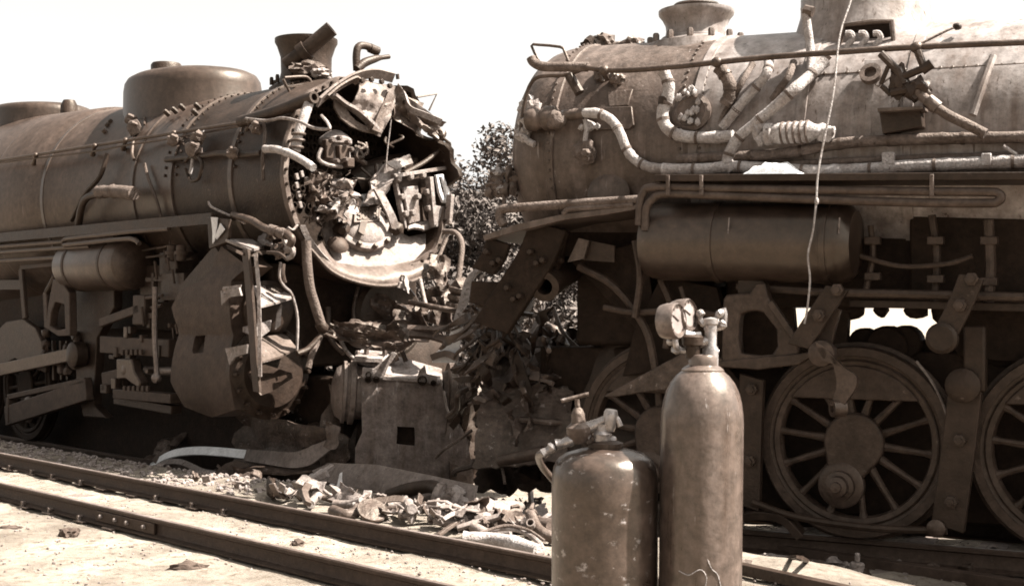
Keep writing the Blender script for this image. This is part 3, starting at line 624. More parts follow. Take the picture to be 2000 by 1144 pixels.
pc(L, LL, 'grab_iron', 'pipe', .014, 1.2, WL, [(262, 240), (265, 225), (281, 226), (282, 244)], seg=6, sm=2)
for px, py in ((210, 262), (216, 250), (222, 243), (330, 225), (345, 220), (360, 214), (385, 224), (390, 212)): MB().bolt(L.c(px, py, 1.19, WL), (0, -.8, .6), .03, .07).part('stud', 'iron', LL)
pc(L, LL, 'pump_steam_pipe', 'iron', .045, 1.42, WL, [(152, 452), (158, 410), (168, 388), (188, 380), (205, 380)], seg=10)
pc(L, LL, 'lagged_valve', 'lagd', .075, 1.4, WL, [(195, 375), (225, 374), (262, 378)], seg=12, wrap=.15)
pc(L, LL, 'sand_pipe', 'iron', .03, 1.32, WL, [(210, 300), (195, 345), (165, 380), (140, 430)], seg=8)
pc(L, LL, 'round_cover', 'iron', .02, 1.22, WL, [(362, 316), (378, 300), (394, 318), (388, 348), (372, 352), (362, 330)], seg=8)
# running board and pipes below it
rbw = 3.02
MB().box(L.L(-5.6, 1.25, rbw-.025), 9.6, .42, .05).part('running_board', 'iron', LL, .006)
MB().box(L.L(-5.6, 1.462, rbw-.055), 9.6, .03, .12).part('board_edge', 'iron', LL, .004)
for dz, r, v, u1 in ((-.17, .03, 1.42, -3.0), (-.25, .026, 1.44, -3.6), (-.36, .03, 1.40, -4.4)):
    MB().tube([L.L(-11, v, rbw+dz), L.L(-6, v, rbw+dz), L.L(u1, v, rbw+dz)], r, 8, 1).part('train_pipe', 'pipe', LL)
pv(L, LL, 'cooling_pipe', 'pipe', .028, 1.46, [(125, 476), (128, 467), (190, 460), (262, 452), (330, 447)], seg=8, sm=2)
pv(L, LL, 'cooling_pipe', 'pipe', .028, 1.48, [(125, 479), (190, 472), (255, 466), (272, 476)], seg=8, sm=2)
# air reservoir
tk = L.L(-4.55, 1.2, 2.55)
res = MB().lathe(tk, FW, [(.0, -.03), (.2, -.01), (.29, .04), (.31, .12), (.31, 1.5), (.29, 1.58), (.2, 1.63), (0, 1.65)], 32).part('air_reservoir', 'boiler', LL)
for h in (.32, 1.25): MB().lathe(tk+FW*h, FW, [(.312, 0), (.318, .003), (.318, .05), (.312, .053)], 32).part('tank_band', 'iron', res)
# running gear under the boiler
def spoked_wheel(par, c, rad, side, mat='wheel', full=True, crank=None, cwt=True, seed=1, cw_ang=PI/2):
    """c = centre on the wheel's outer face; side = unit vector toward the viewer"""
    x = FW; z = UP; q = lambda r, a, d: c+x*math.cos(a)*r+z*math.sin(a)*r+side*d
    wl = MB().lathe(c, side, [(rad*.86, -.13), (rad+.03, -.13), (rad+.03, -.10), (rad, -.09), (rad-.006, .0), (rad-.015, .012), (rad*.90, .012), (rad*.895, -.0), (rad*.86, -.01), (rad*.86, -.13)], 56).part('wheel', mat, par)
    MB().lathe(c, side, [(rad*.86, -.10), (rad*.858, .0), (rad*.84, .012), (rad*.79, .005), (rad*.775, -.02), (rad*.775, -.10), (rad*.86, -.10)], 56).part('rim', mat, wl)
    if not full: return wl
    ns = 14
    for k in range(ns):
        a = 2*PI*(k+.25)/ns
        MB().tube([q(rad*.14, a, -.05), q(rad*.45, a, -.03), q(rad*.70, a, -.035), q(rad*.80, a, -.04)], [.045, .030, .026, .045], 8, 3).part('spoke', mat, wl)
    m = MB(); pts = []
    for k in range(28):
        a = 2*PI*k/28; d = 0 if crank is None else max(0, math.cos(a-crank[1]))**6*(crank[0]*.35)
        pts.append(q(rad*.31+d, a, -.06))
    m.plate(pts, .095, side).part('hub', mat, wl, .02)
    if cwt:
        a0 = cw_ang; pts = [q(rad*.80, a0+t, -.06) for t in [(-.98+.14*i) for i in range(15)]]
        MB().plate(pts, .085, side).part('counterweight', mat, wl, .012)
    if crank:
        p = q(crank[0], crank[1], 0)
        MB().lathe(p, side, [(.185, -.04), (.185, .035), (.165, .05), (.12, .052), (.118, .10), (.085, .11), (.08, .17), (.045, .18), (.04, .205), (0, .21)], 26).part('crank_pin', 'rod', wl)
    return wl
for u in (-6.75, -8.5):
    wl = spoked_wheel(LL, L.L(u, .82, .955), .775, NEAR, 'soot', crank=(.36, -1.2), seed=int(-u))
MB().plate(L.vs([(0, 650), (22, 628), (55, 622), (80, 640), (103, 690), (100, 728), (60, 712), (40, 700), (0, 720)], .95), .08, NEAR).part('counterweight', 'wheel', LL, .015)
MB().beam(L.v(-60, 735, 1.2), L.v(150, 690, 1.2), .07, .17).part('main_rod', 'rod', LL, .012)
MB().lathe(L.v(146, 693, 1.26), NEAR, [(.16, -.1), (.16, .04), (.1, .07), (0, .08)], 20).part('crosshead_pin', 'iron', LL)
MB().beam(L.v(16, 812, 1.25), L.v(175, 760, 1.25), .10, .26).part('lower_guide', 'jacket', LL, .01)
MB().beam(L.v(20, 775, 1.25), L.v(172, 742, 1.25), .10, .07).part('upper_guide', 'jacket', LL, .01)
MB().box(L.v(22, 800, 1.25), .08, .12, .34).part('guide_block', 'jacket', LL, .01)
# guide yoke, a tall dark plate, with the link bracket in front of it
MB().plate(L.vs([(165, 560), (240, 560), (240, 600), (206, 660), (200, 790), (225, 815), (180, 812), (166, 750), (164, 680)], 1.0), .12, NEAR).part('guide_yoke', 'iron', LL, .012)
MB().plate(L.vs([(118, 545), (132, 545), (150, 572), (152, 655), (128, 656), (104, 640), (108, 600)], 1.3), .10, NEAR, L.vs([(122, 590), (130, 592), (140, 594), (142, 642), (126, 644), (112, 636), (114, 612)], 1.3)).part('link_bracket', 'jacket', LL, .012)
MB().beam(L.v(90, 570, 1.36), L.v(93, 640, 1.36), .05, .10).part('combination_lever', 'jacket', LL, .01)
pv(L, LL, 'link_arm', 'iron', .04, 1.36, [(92, 570), (104, 548), (108, 538)], seg=8)
MB().beam(L.v(42, 525, 1.3), L.v(50, 622, 1.3), .05, .11).part('reach_lever', 'jacket', LL, .01)
MB().beam(L.v(42, 522, 1.3), L.v(120, 515, 1.3), .05, .06).part('reach_rod', 'jacket', LL, .008)
MB().beam(L.v(0, 556, 1.1), L.v(44, 556, 1.1), .05, .14).part('frame_bracket', 'iron', LL, .008)
for px in (105, 120, 132): MB().beam(L.v(px, 665, 1.05), L.v(px+2, 742, 1.05), .05, .05).part('yoke_bar', 'iron', LL, .006)
# valve gear between the yoke and the cylinder
MB().beam(L.v(198, 630, 1.35), L.v(275, 602, 1.35), .06, .10).part('valve_rod', 'jacket', LL, .01)
MB().box(L.v(283, 605, 1.3), .28, .16, .34).part('valve_crosshead', 'jacket', LL, .015)
MB().beam(L.v(205, 672, 1.25), L.v(340, 680, 1.25), .14, .20).part('upper_slide_bar', 'jacket', LL, .01)
MB().beam(L.v(206, 745, 1.2), L.v(245, 736, 1.2), .10, .22).part('slide_block', 'jacket', LL, .01)
MB().beam(L.v(232, 768, 1.3), L.v(345, 778, 1.3), .16, .11).part('lower_slide_bar', 'jacket', LL, .01)
MB().beam(L.v(232, 780, 1.24), L.v(345, 800, 1.24), .14, .10).part('lower_slide_bar', 'iron', LL, .01)
bolts('slide_bolt', 'rod', LL, [(L.v(px, py, 1.36), UP) for px, py in [(240+9*i, 692) for i in range(5)]+[(244+9*i, 763) for i in range(6)]], .03, .05)
MB().plate(L.vs([(245, 700), (275, 700), (280, 725), (292, 745), (290, 758), (262, 738), (246, 740)], 1.25), .12, NEAR).part('crosshead', 'rod', LL, .015)
MB().lathe(L.v(252, 722, 1.3), NEAR, [(.10, -.05), (.10, .05), (.06, .07), (0, .075)], 16).part('crosshead_boss', 'rod', LL)
pv(L, LL, 'piston_rod', 'steel', .05, 1.2, [(270, 722), (300, 724), (345, 724)], seg=12)
pv(L, LL, 'union_link', 'steel', .03, 1.42, [(303, 560), (302, 650), (307, 735)], seg=8)
MB().lump(L.v(305, 738, 1.42), .07, .05, .06, 3, .2).part('link_end', 'steel', LL)
MB().box(L.v(350, 515, 1.1), .36, .3, .26).part('lubricator', 'iron', LL, .01)
for px in (336, 354): MB().cyl(L.v(px, 510, 1.3), L.v(px, 478, 1.3), .055, 12).lathe(L.v(px, 494, 1.3), UP, [(.075, -.02), (.075, .02)], 10).part('lubricator_post', 'jacket', LL)
MB().box(L.v(318, 545, 1.2), .7, .06, .05).box(L.v(302, 575, 1.2), .05, .06, .5).box(L.v(352, 560, 1.2), .5, .2, .3).part('valve_bracket', 'iron', LL, .006)
MB().plate(L.vs([(280, 520), (320, 518), (330, 590), (284, 592)], 1.0), .06, NEAR).part('valve_plate', 'iron', LL, .006)
# cylinder: jacket with its square opening, heads, valve chest
jo = [(418, 480), (470, 520), (446, 548), (447, 640), (448, 700), (452, 800), (400, 816), (352, 795), (332, 745), (342, 640), (333, 600), (350, 565), (395, 545), (404, 510)]
jh = [(374, 656), (393, 654), (393, 660), (394, 665), (394, 670), (395, 688), (390, 689), (375, 690), (373, 685), (373, 680), (373, 675), (373, 670), (373, 664), (373, 660)]
def bulge(z, c1=1.36, r1=.56, c2=2.06, r2=.42):
    f = lambda c, r: math.sqrt(max(.0004, r*r-min(abs(z-c), r*.97)**2))-r
    return max(f(c1, r1)*.34, f(c2, r2)*.3-.01, -.085)
MB().curved(L.vs(jo, 1.5), NEAR, .3, lambda p: bulge(p.z), L.vs(jh, 1.5), 4).part('cylinder_jacket', 'jacket', LL)
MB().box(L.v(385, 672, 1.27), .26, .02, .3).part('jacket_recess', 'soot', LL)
MB().lathe(L.L(-1.45, 1.02, 1.36), FW, [(.40, -.06), (.47, -.04), (.47, 0), (.455, .02), (.455, .96), (.49, .98), (.49, 1.05), (.40, 1.08), (.36, 1.12), (.1, 1.15), (0, 1.15)], 40).part('cylinder', 'iron', LL)
MB().lathe(L.L(-1.6, 1.05, 2.02), FW, [(.22, -.2), (.28, -.18), (.28, 0), (.25, .02), (.25, 1.1), (.30, 1.12), (.30, 1.22), (.25, 1.24), (.23, 1.34), (.16, 1.38), (0, 1.39)], 32).part('valve_chest', 'iron', LL)
bolts('head_bolt', 'iron', LL, [(L.L(-.37, 1.02+.44*math.cos(a), 1.36+.44*math.sin(a)), FW) for a in [2*PI*k/16 for k in range(16)]], .026, .05)
MB().plate(L.vs([(345, 600), (446, 548), (446, 520), (418, 480), (350, 560)], 1.35), .5, -NEAR).part('saddle_side', 'iron', LL)
MB().box(L.L(-1.0, 0, 1.95), 1.15, 2.0, 1.1).part('cylinder_saddle', 'soot', LL, .04)
MB().lathe(L.L(-1.45, -1.02, 1.36), FW, [(.40, -.06), (.47, 0), (.455, .96), (.49, .98), (.49, 1.05), (.3, 1.12), (0, 1.15)], 32).part('far_cylinder', 'iron', LL)
MB().box(L.L(-6.2, .0, .98), 9.5, .9, 1.94).part('main_frame', 'soot', LL, .02)  # frame box extended down to the ground to keep the underside dark
MB().box(L.L(-6.5, .0, 2.2), 8, 1.3, .9).part('ash_pan', 'soot', LL, .02)
MB().box(L.L(-.75, -.1, .75), 1.5, 1.0, 1.1).part('crushed_pilot', 'soot', LL, .04)  # dark mass added to hide the sunlit ground below the cylinders
MB().sheet([L.L(-1.6, .7, .15), L.L(.35, .6, .1), L.L(.2, .5, .75), L.L(-1.5, .7, .9)], 14, 8, .16, 3, 44, .02, .1).part('crushed_apron', 'wreck', LL)
MB().sheet([L.L(-.2, .6, .2), L.L(.4, -.2, .1), L.L(.3, -.3, 1.3), L.L(-.1, .5, 1.2)], 12, 10, .18, 3, 45, .02, .1).part('crushed_apron', 'wreck', LL)
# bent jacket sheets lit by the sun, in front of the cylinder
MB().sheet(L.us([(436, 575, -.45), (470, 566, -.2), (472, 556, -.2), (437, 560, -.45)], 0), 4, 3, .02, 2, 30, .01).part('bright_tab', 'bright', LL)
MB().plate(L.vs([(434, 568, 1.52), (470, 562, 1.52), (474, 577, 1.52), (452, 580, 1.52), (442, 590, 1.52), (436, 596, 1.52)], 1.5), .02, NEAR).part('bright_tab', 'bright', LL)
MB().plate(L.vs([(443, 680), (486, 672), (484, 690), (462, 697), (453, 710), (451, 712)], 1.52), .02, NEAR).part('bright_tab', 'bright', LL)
# ladder that hung from the pilot deck
lad = MB().strip(L.vs([(480, 488), (487, 560), (493, 640), (498, 715), (503, 765)], 1.56), Vector((.17, -.04, 0)), .03).part('ladder_rail', 'jacket', LL, .004)
MB().strip(L.vs([(499, 495), (505, 560), (507, 640), (508, 735)], 1.58), Vector((.018, -.02, 0)), .034).part('ladder_edge', 'bright', lad)
MB().plate([L.v(494, 562, 1.35), L.v(530, 563, 1.0), L.v(576, 582, .9), L.v(540, 594, 1.2), L.v(508, 602, 1.52)], .02, UP).part('ladder_tread', 'bright', lad)
MB().plate([L.v(506, 662, 1.3), L.v(558, 655, .85), L.v(580, 683, .9), L.v(545, 700, 1.2), L.v(508, 710, 1.54)], .02, UP).part('ladder_tread', 'scrap', lad)
MB().plate([L.v(486, 728, 1.5), L.v(506, 708, 1.5), L.v(570, 728, .95), L.v(572, 738, .95), L.v(530, 765, 1.25), L.v(512, 771, 1.45)], .02, NEAR).part('ladder_tread', 'jacket', lad)
MB().plate(L.us([(474, 638, -.1), (528, 625, -.1), (526, 645, -.1), (510, 657, -.1), (490, 655, -.1), (474, 648, -.1)], 0), .02, FW).part('torn_tab', 'bright', LL)
MB().plate(L.us([(549, 594, -.1), (546, 635, -.1), (536, 643, -.1), (540, 612, -.1)], 0), .02, FW).part('torn_tab', 'bright', LL)
pu(L, LL, 'bent_rod', 'bright', .016, .1, [(548, 512), (546, 542), (556, 560), (570, 575), (581, 620), (580, 685)], seg=6)
pu(L, LL, 'bent_rod', 'pipe', .024, .08, [(553, 515), (552, 535), (556, 552)], seg=8)
pu(L, LL, 'hanging_hose', 'lagd', .05, .15, [(598, 470), (600, 515), (605, 560), (615, 595), (628, 635), (636, 652)], seg=10)
pu(L, LL, 'hose_end', 'iron', [.05, .065, .06, .03], .15, [(622, 630), (634, 645), (644, 656)], seg=10)
pu(L, LL, 'bent_rod', 'iron', .03, .15, [(580, 690), (600, 682), (622, 660), (630, 648)], seg=8)
pu(L, LL, 'bent_rod', 'lagd', .032, .15, [(602, 718), (610, 690), (622, 665), (626, 655)], seg=8)
# pilot deck bracket with white letter marks and bent pipes
brk = MB().plate(L.vs([(404, 424), (446, 428), (446, 462), (440, 474), (408, 486)], 1.5), .04, -NEAR).part('deck_bracket', 'iron', LL, .006)
MB().plate(L.vs([(413, 424), (426, 425), (424, 445), (420, 470), (416, 476), (416, 450)], 1.515), .008, NEAR).part('painted_mark', 'white', brk)
MB().plate(L.vs([(431, 436), (440, 448), (424, 468), (421, 462)], 1.515), .008, NEAR).part('painted_mark', 'white', brk)
MB().plate([L.v(440, 472, 1.5), L.v(492, 472, 1.05), L.v(516, 486, 1.15), L.v(490, 493, 1.55)], .03, UP).part('deck_plate', 'bright', LL, .004)
MB().plate([L.v(442, 478, 1.52), L.v(476, 494, 1.58), L.v(516, 488, 1.2), L.v(518, 496, 1.2), L.v(480, 502, 1.58), L.v(444, 486, 1.52)], .03, -NEAR).part('deck_edge', 'jacket', LL, .004)
pv(L, LL, 'deck_rod', 'bright', .014, 1.4, [(407, 394), (413, 404), (435, 415), (460, 426), (478, 436)], seg=6)
pv(L, LL, 'deck_pipe', 'pipe', .038, 1.4, [(455, 420), (490, 430), (512, 443), (535, 452), (560, 458), (570, 466), (566, 480)], seg=10)
pv(L, LL, 'deck_pipe_wrap', 'lagd', .05, 1.4, [(528, 448), (545, 454), (560, 458)], seg=10, wrap=.2)
MB().sheet(L.vs([(502, 475, 1.2), (532, 484, 1.2), (528, 465, 1.0), (506, 464, 1.0)], 1.2), 5, 4, .04, 2.5, 41, .02, .1).part('deck_scrap', 'bright', LL)
pv(L, LL, 'bent_hook', 'bright', .026, 1.3, [(553, 462), (560, 478), (572, 488), (570, 500), (562, 504)], seg=8)
pv(L, LL, 'bent_hook', 'pipe', .018, 1.3, [(522, 493), (545, 495), (562, 508)], seg=8)
for i in range(8): MB().lump(L.v(535+rs.uniform(-8, 34), 480+rs.uniform(-22, 18), 1.2), .06, .05, .05, i+50, .6).part('crushed_lump', rs.choice(['scrap', 'iron', 'bright']), LL)
pu(L, LL, 'broken_loop', 'bright', .014, .05, [(562, 444), (572, 449), (582, 440), (594, 450), (598, 462)], seg=6)

# small pipework and brackets round the left valve gear
for i in range(22):
    px, py = rs.uniform(272, 345), rs.uniform(470, 640); l = rs.uniform(14, 46); vert = rs.random() < .55
    P = [(px, py), (px+(2 if vert else l*.5), py+(l*.5 if vert else -2)), (px+(4 if vert else l), py+(l if vert else -5))]
    pv(L, LL, 'oil_pipe', rs.choice(['iron', 'jacket', 'pipe']), rs.uniform(.008, .02), rs.uniform(1.2, 1.42), P, seg=6)
for i in range(16): MB().box(L.v(rs.uniform(205, 340), rs.uniform(610, 790), 1.3), rs.uniform(.05, .16), .08, rs.uniform(.05, .14)).part('gear_block', rs.choice(['iron', 'jacket', 'rod']), LL, .008)
for i in range(12): MB().lump(L.v(rs.uniform(85, 165), rs.uniform(650, 760), 1.15), .07, .06, .07, i, .4).part('gear_joint', rs.choice(['iron', 'jacket']), LL)
# ------------------------------------------------------------------ right locomotive
Q = RFR; WR = 3.41; AXR = Vector((-1, 0, -.035)); cl = lambda u: Q.L(u, 0, 3.36+.035*u); NR = Vector((0, 1, 0))
RL = thing('wrecked_locomotive', 'steam locomotive on the right, facing left, with lagged pipes along its boiler', 'locomotive', Q, 'wrecked steam locomotives')
sb = MB().lathe(cl(3.12), AXR, [(.0, -.06), (.45, -.05), (.72, -.02), (.85, .03), (.94, .1), (1.0, .2), (1.035, .32), (1.05, .46), (1.05, 1.87), (1.02, 1.88)], 72).part('smokebox', 'smokeb', RL)
MB().lathe(cl(2.66), AXR, [(1.05, 0), (1.066, .01), (1.066, .08), (1.05, .09)], 72).part('front_ring', 'smokeb', RL)
MB().lathe(cl(1.28), AXR, [(1.03, 0), (1.058, 0), (1.06, .9), (1.07, 1.7), (1.09, 3.4), (1.12, 7)], 72).part('boiler', 'faded', RL)
for u, r in ((1.32, 1.056), (.42, 1.06), (-.42, 1.068), (-1.9, 1.085)):
    MB().lathe(cl(u), AXR, [(r, 0), (r+.012, .004), (r+.012, .08), (r, .085)], 72).part('boiler_band', 'faded', RL)
rv = []
for u in (2.62, 1.4, 1.22):
    r = 1.054 if u < 2.5 else 1.068
    for k in range(34): a = math.radians(-20+k*4.4); rv.append((Q.L(u, r*math.cos(a), 3.36+.035*u+r*math.sin(a)), Vector((0, math.cos(a), math.sin(a)))))
for k in range(30):
    a = math.radians(31); rv.append((Q.L(.3-.09*k, 1.068*math.cos(a), 3.36+.035*(.3-.09*k)+1.068*math.sin(a)), Vector((0, math.cos(a), math.sin(a)))))
bolts('rivet', 'smokeb', RL, rv, .014, .012)
MB().tube([Q.L(.35, 1.062*math.cos(.54), 3.37+1.062*math.sin(.54)), Q.L(-2.5, 1.085*math.cos(.54), 3.27+1.085*math.sin(.54))], .008, 6, 1).part('boiler_seam', 'smokeb', RL)
# stack
stc = Q.v(1360, 60, 0); stc.z = WR+1.0
sk = MB().lathe(stc, UP, [(.5, -.08), (.46, .02), (.36, .05), (.325, .065), (.32, .085), (.285, .095), (.275, .15), (.28, .2), (.31, .26), (.34, .295), (.345, .315), (.345, .335), (.31, .34), (.26, .3), (.24, .1), (0, .08)], 40).part('smoke_stack', 'faded', RL)
MB().lathe(stc+UP*.33, UP, [(.2, 0), (.22, .05), (.2, .07), (0, .08)], 24).part('stack_cap', 'iron', sk)
bolts('stack_bolt', 'smokeb', sk, [(stc+Vector((.42*math.cos(a), .42*math.sin(a), .03)), UP) for a in [2*PI*k/14 for k in range(14)]], .03, .06)
# sand dome with its pipe box
dc_ = Q.v(1690, 40, 0)
dm = MB().lathe(Vector((dc_.x, 0, 4.25)), UP, [(.66, -.1), (.60, .12), (.545, .3), (.54, .75), (.5, .95), (.36, 1.1), (0, 1.15)], 48).part('sand_dome', 'faded', RL)
MB().plate(Q.vs([(1645, 50), (1738, 44), (1742, 88), (1640, 98)], .62), .06, -NR).part('pipe_box', 'soot', dm, .006)
pv(Q, dm, 'box_rim', 'smokeb', .022, .66, [(1638, 98), (1648, 50), (1700, 43), (1742, 42), (1746, 88)], seg=8, sm=1)
for px in (1658, 1684, 1712): pv(Q, dm, 'sand_valve', 'lag', .026, .70, [(px-6, 66), (px+4, 66), (px+8, 76), (px-2, 88), (px-4, 96)], seg=8)
# bell cluster on the crown
for i, (px, py, s) in enumerate(((1165, 92, .12), (1180, 85, .1), (1150, 100, .08), (1208, 92, .06), (1235, 90, .10), (1250, 90, .06), (1140, 104, .06), (1195, 102, .07))):
    MB().lump(Q.v(px, py, 0), s, s, s*.9, i, .5, 3).part('crown_fitting', 'smokeb' if i % 3 else 'iron', RL)
pv(Q, RL, 'crown_bar', 'iron', .03, .1, [(1130, 112), (1160, 104), (1200, 106)], seg=8)
# handrail, grab irons
hr2 = pv(Q, RL, 'handrail', 'pipe', .024, 1.22, [(1136, 131), (1200, 138), (1300, 132), (1400, 122), (1500, 112), (1640, 102), (1789, 92), (2000, 83), (2120, 78), (2800, 48)], seg=10, sm=3)
pv(Q, RL, 'handrail_front', 'lagd', .042, 1.2, [(1037, 113), (1042, 122), (1060, 130), (1100, 131), (1150, 131)], seg=12)
for px, py in ((1790, 93), (1400, 122), (1180, 138)):
    a = Q.v(px, py, 1.22); b = Q.c(px+6, py+16, 1.1, WR); MB().lump(a, .05, .045, .045, 2, .1).tube([a, b], .022, 8, 1).part('handrail_post', 'pipe', hr2)
pv(Q, RL, 'grab_iron', 'pipe', .013, .9, [(1052, 118), (1038, 90), (1052, 88), (1094, 92), (1102, 100), (1110, 120)], seg=8, sm=2)
pv(Q, RL, 'front_hook_rod', 'pipe', .018, 1.1, [(1016, 268), (1019, 235), (1026, 195), (1036, 165), (1054, 150), (1100, 147), (1122, 142), (1148, 131)], seg=8)
pv(Q, RL, 'rod_end', 'iron', .045, 1.1, [(1112, 148), (1122, 165), (1132, 182)], seg=8)
pv(Q, RL, 'grab_stub', 'lag', .03, 1.1, [(1018, 262), (1032, 276), (1044, 282)], seg=8)
for px, py, s in ((1035, 215, .11), (1030, 240, .09), (1020, 262, .07), (1176, 146, .08), (1205, 155, .07)): MB().lump(Q.c(px, py, 1.08, WR), s, s*.8, s, px, .5, 3).part('valve_fitting', 'smokeb' if py < 200 else 'lag', RL)
# valve with the long S-shaped lagged pipe
MB().lathe(Q.v(1058, 232, 1.12), FW, [(.03, -.16), (.1, -.14), (.11, -.04), (.08, 0), (.11, .05), (.10, .13), (.03, .16)], 16).part('check_valve', 'smokeb', RL)
MB().lump(Q.v(1086, 234, 1.16), .09, .09, .09, 4, .2, 3).part('valve_bonnet', 'lagd', RL)
pv(Q, RL, 'lagged_pipe', 'lag', .042, 1.12, [(1098, 226), (1130, 222), (1168, 222), (1195, 236), (1212, 262), (1224, 292), (1243, 314), (1270, 327), (1300, 330)], seg=12, wrap=.06)
pv(Q, RL, 'pipe_sleeve', 'smokeb', .05, 1.12, [(1104, 226), (1140, 222)], seg=12)
pv(Q, RL, 'lagged_pipe', 'lag', .048, 1.2, [(1295, 331), (1370, 331), (1430, 326), (1520, 330), (1600, 334), (1700, 330), (1780, 324), (1900, 319), (2000, 315), (2120, 311), (2800, 286)], seg=12, wrap=.07)
pv(Q, RL, 'lagged_pipe', 'lagd', .044, 1.15, [(1325, 312), (1380, 309), (1450, 306), (1530, 300), (1585, 291), (1640, 281), (1700, 276), (1800, 272), (1900, 270), (2000, 268), (2120, 266), (2800, 250)], seg=12, wrap=.07)
pv(Q, RL, 'lower_pipe', 'lagd', .03, 1.12, [(1540, 322), (1640, 316), (1740, 312), (1850, 308), (2000, 304), (2100, 301), (2800, 280)], seg=10, wrap=.05)
pv(Q, RL, 'lagged_elbow', 'lag', .05, 1.14, [(1296, 140), (1306, 165), (1303, 195), (1294, 218), (1298, 243), (1316, 260), (1345, 268), (1390, 269), (1432, 266)], seg=12, wrap=.06)
pv(Q, RL, 'pipe_joint', 'iron', .058, 1.14, [(1300, 190), (1298, 205)], seg=12)
pv(Q, RL, 'lagged_pipe', 'lag', .046, 1.2, [(1612, 120, .95), (1580, 150, 1.05), (1548, 178), (1510, 212), (1470, 246), (1444, 268), (1428, 292), (1421, 315), (1432, 334)], seg=12, wrap=.08)
pv(Q, RL, 'lagged_pipe', 'lag', .04, 1.08, [(1502, 118, .9), (1499, 140), (1482, 165), (1455, 195), (1428, 228), (1410, 250)], seg=12, wrap=.08)
pv(Q, RL, 'lagged_pipe', 'lagd', .055, 1.05, [(1405, 132), (1418, 150), (1426, 170), (1424, 190), (1416, 206)], seg=12, wrap=.12)
pv(Q, RL, 'steam_line', 'lagd', .026, 1.02, [(1470, 125, .85), (1450, 160), (1425, 205), (1400, 250)], seg=8, wrap=.06)
pv(Q, RL, 'steam_line', 'lagd', .03, 1.02, [(1550, 122, .85), (1540, 150), (1520, 178), (1508, 196)], seg=8, wrap=.1)
pv(Q, RL, 'whistle_pipe', 'lag', .034, .85, [(1572, 16), (1578, 60), (1583, 100), (1583, 140, .95), (1576, 160, 1.0)], seg=10, wrap=.05)
pv(Q, RL, 'whistle_cap', 'smokeb', .045, .85, [(1571, 20), (1588, 24)], seg=8)
pv(Q, RL, 'whistle_pipe', 'lagd', .03, .9, [(1620, 108), (1600, 130), (1570, 156, 1.0)], seg=8)
# generator on the boiler side
gen = MB().lathe(Q.v(1508, 262, 1.22), -FW, [(.05, -.06), (.09, -.05), (.09, 0), (.075, .01), (.085, .06), (.085, .30), (.06, .34), (.05, .38), (.03, .4), (.03, .5), (0, .51)], 20).part('steam_turbine', 'lag', RL)
for h in (.08, .13, .18, .23, .28): MB().lathe(Q.v(1508, 262, 1.22)-FW*h, -FW, [(.086, 0), (.094, .005), (.094, .015), (.086, .02)], 20).part('turbine_rib', 'lagd', gen)
for px, py in ((1480, 255), (1488, 270), (1482, 242), (1606, 258), (1618, 262)): MB().lump(Q.v(px, py, 1.2), .05, .05, .07, px, .4).part('turbine_valve', 'lag', gen)
# round hatch with hanging chain, rectangular pad, panel
hc = Q.c(1352, 222, 1.05, WR); hn = Vector((0, hc.y, hc.z-WR)).normalized()
MB().lathe(hc-hn*.02, hn, [(.17, 0), (.17, .05), (.13, .07), (.12, .06), (0, .07)], 26).part('round_hatch', 'smokeb', RL)
for i in range(16): MB().lump(Q.c(1322+rs.uniform(0, 46), 172+rs.uniform(0, 72), 1.12, WR), .025, .025, .035, i, .4, 1).part('chain_link', 'lag', RL)
def pad(name, pts, r, mat, t=.03, bev=.006): return MB().plate([Q.c(*p, r, WR) for p in pts], t, Vector((0, .97, .25))).part(name, mat, RL, bev)
pad('side_panel', [(1168, 212), (1236, 210), (1240, 246), (1230, 254), (1165, 256)], 1.05, 'smokeb')
pad('upper_pad', [(1188, 182), (1238, 176), (1228, 208), (1192, 210)], 1.05, 'smokeb', .025)
MB().lump(Q.c(1143, 298, 1.1, WR), .10, .06, .11, 8, .5, 3).bolt(Q.c(1148, 300, 1.2, WR), NR, .04, .06).part('side_valve', 'lagd', RL)
pc(Q, RL, 'valve_stem', 'lag', .022, 1.12, WR, [(1142, 232), (1146, 250), (1143, 272), (1144, 290)], seg=8)
for i in range(9): MB().lump(Q.c(1140+rs.uniform(-6, 28), 238+rs.uniform(-8, 18), 1.1, WR), .03, .03, .03, i, .5, 1).part('broken_fitting', 'lag', RL)
MB().lathe(Q.c(1190, 380, 1.06, WR), NR, [(.2, -.05), (.2, .02), (.15, .05), (0, .06)], 24).part('washout_cover', 'smokeb', RL)
# spiky valve cluster in front of the smokebox, low
for i in range(14):
    px, py = rs.uniform(958, 1012), rs.uniform(332, 388); MB().lump(Q.v(px, py, .9), rs.uniform(.03, .09), .06, rs.uniform(.03, .08), i, .6).part('headlamp_debris', rs.choice(['lagd', 'smokeb', 'lag']), RL)
for a, b in (((975, 330), (985, 400)), ((965, 345), (1016, 338)), ((985, 360), (1024, 352)), ((958, 372), (1010, 382)), ((996, 322), (990, 352))): pv(Q, RL, 'broken_rod', 'lagd', .018, .9, [a, ((a[0]+b[0])/2+3, (a[1]+b[1])/2-4), b], seg=6)
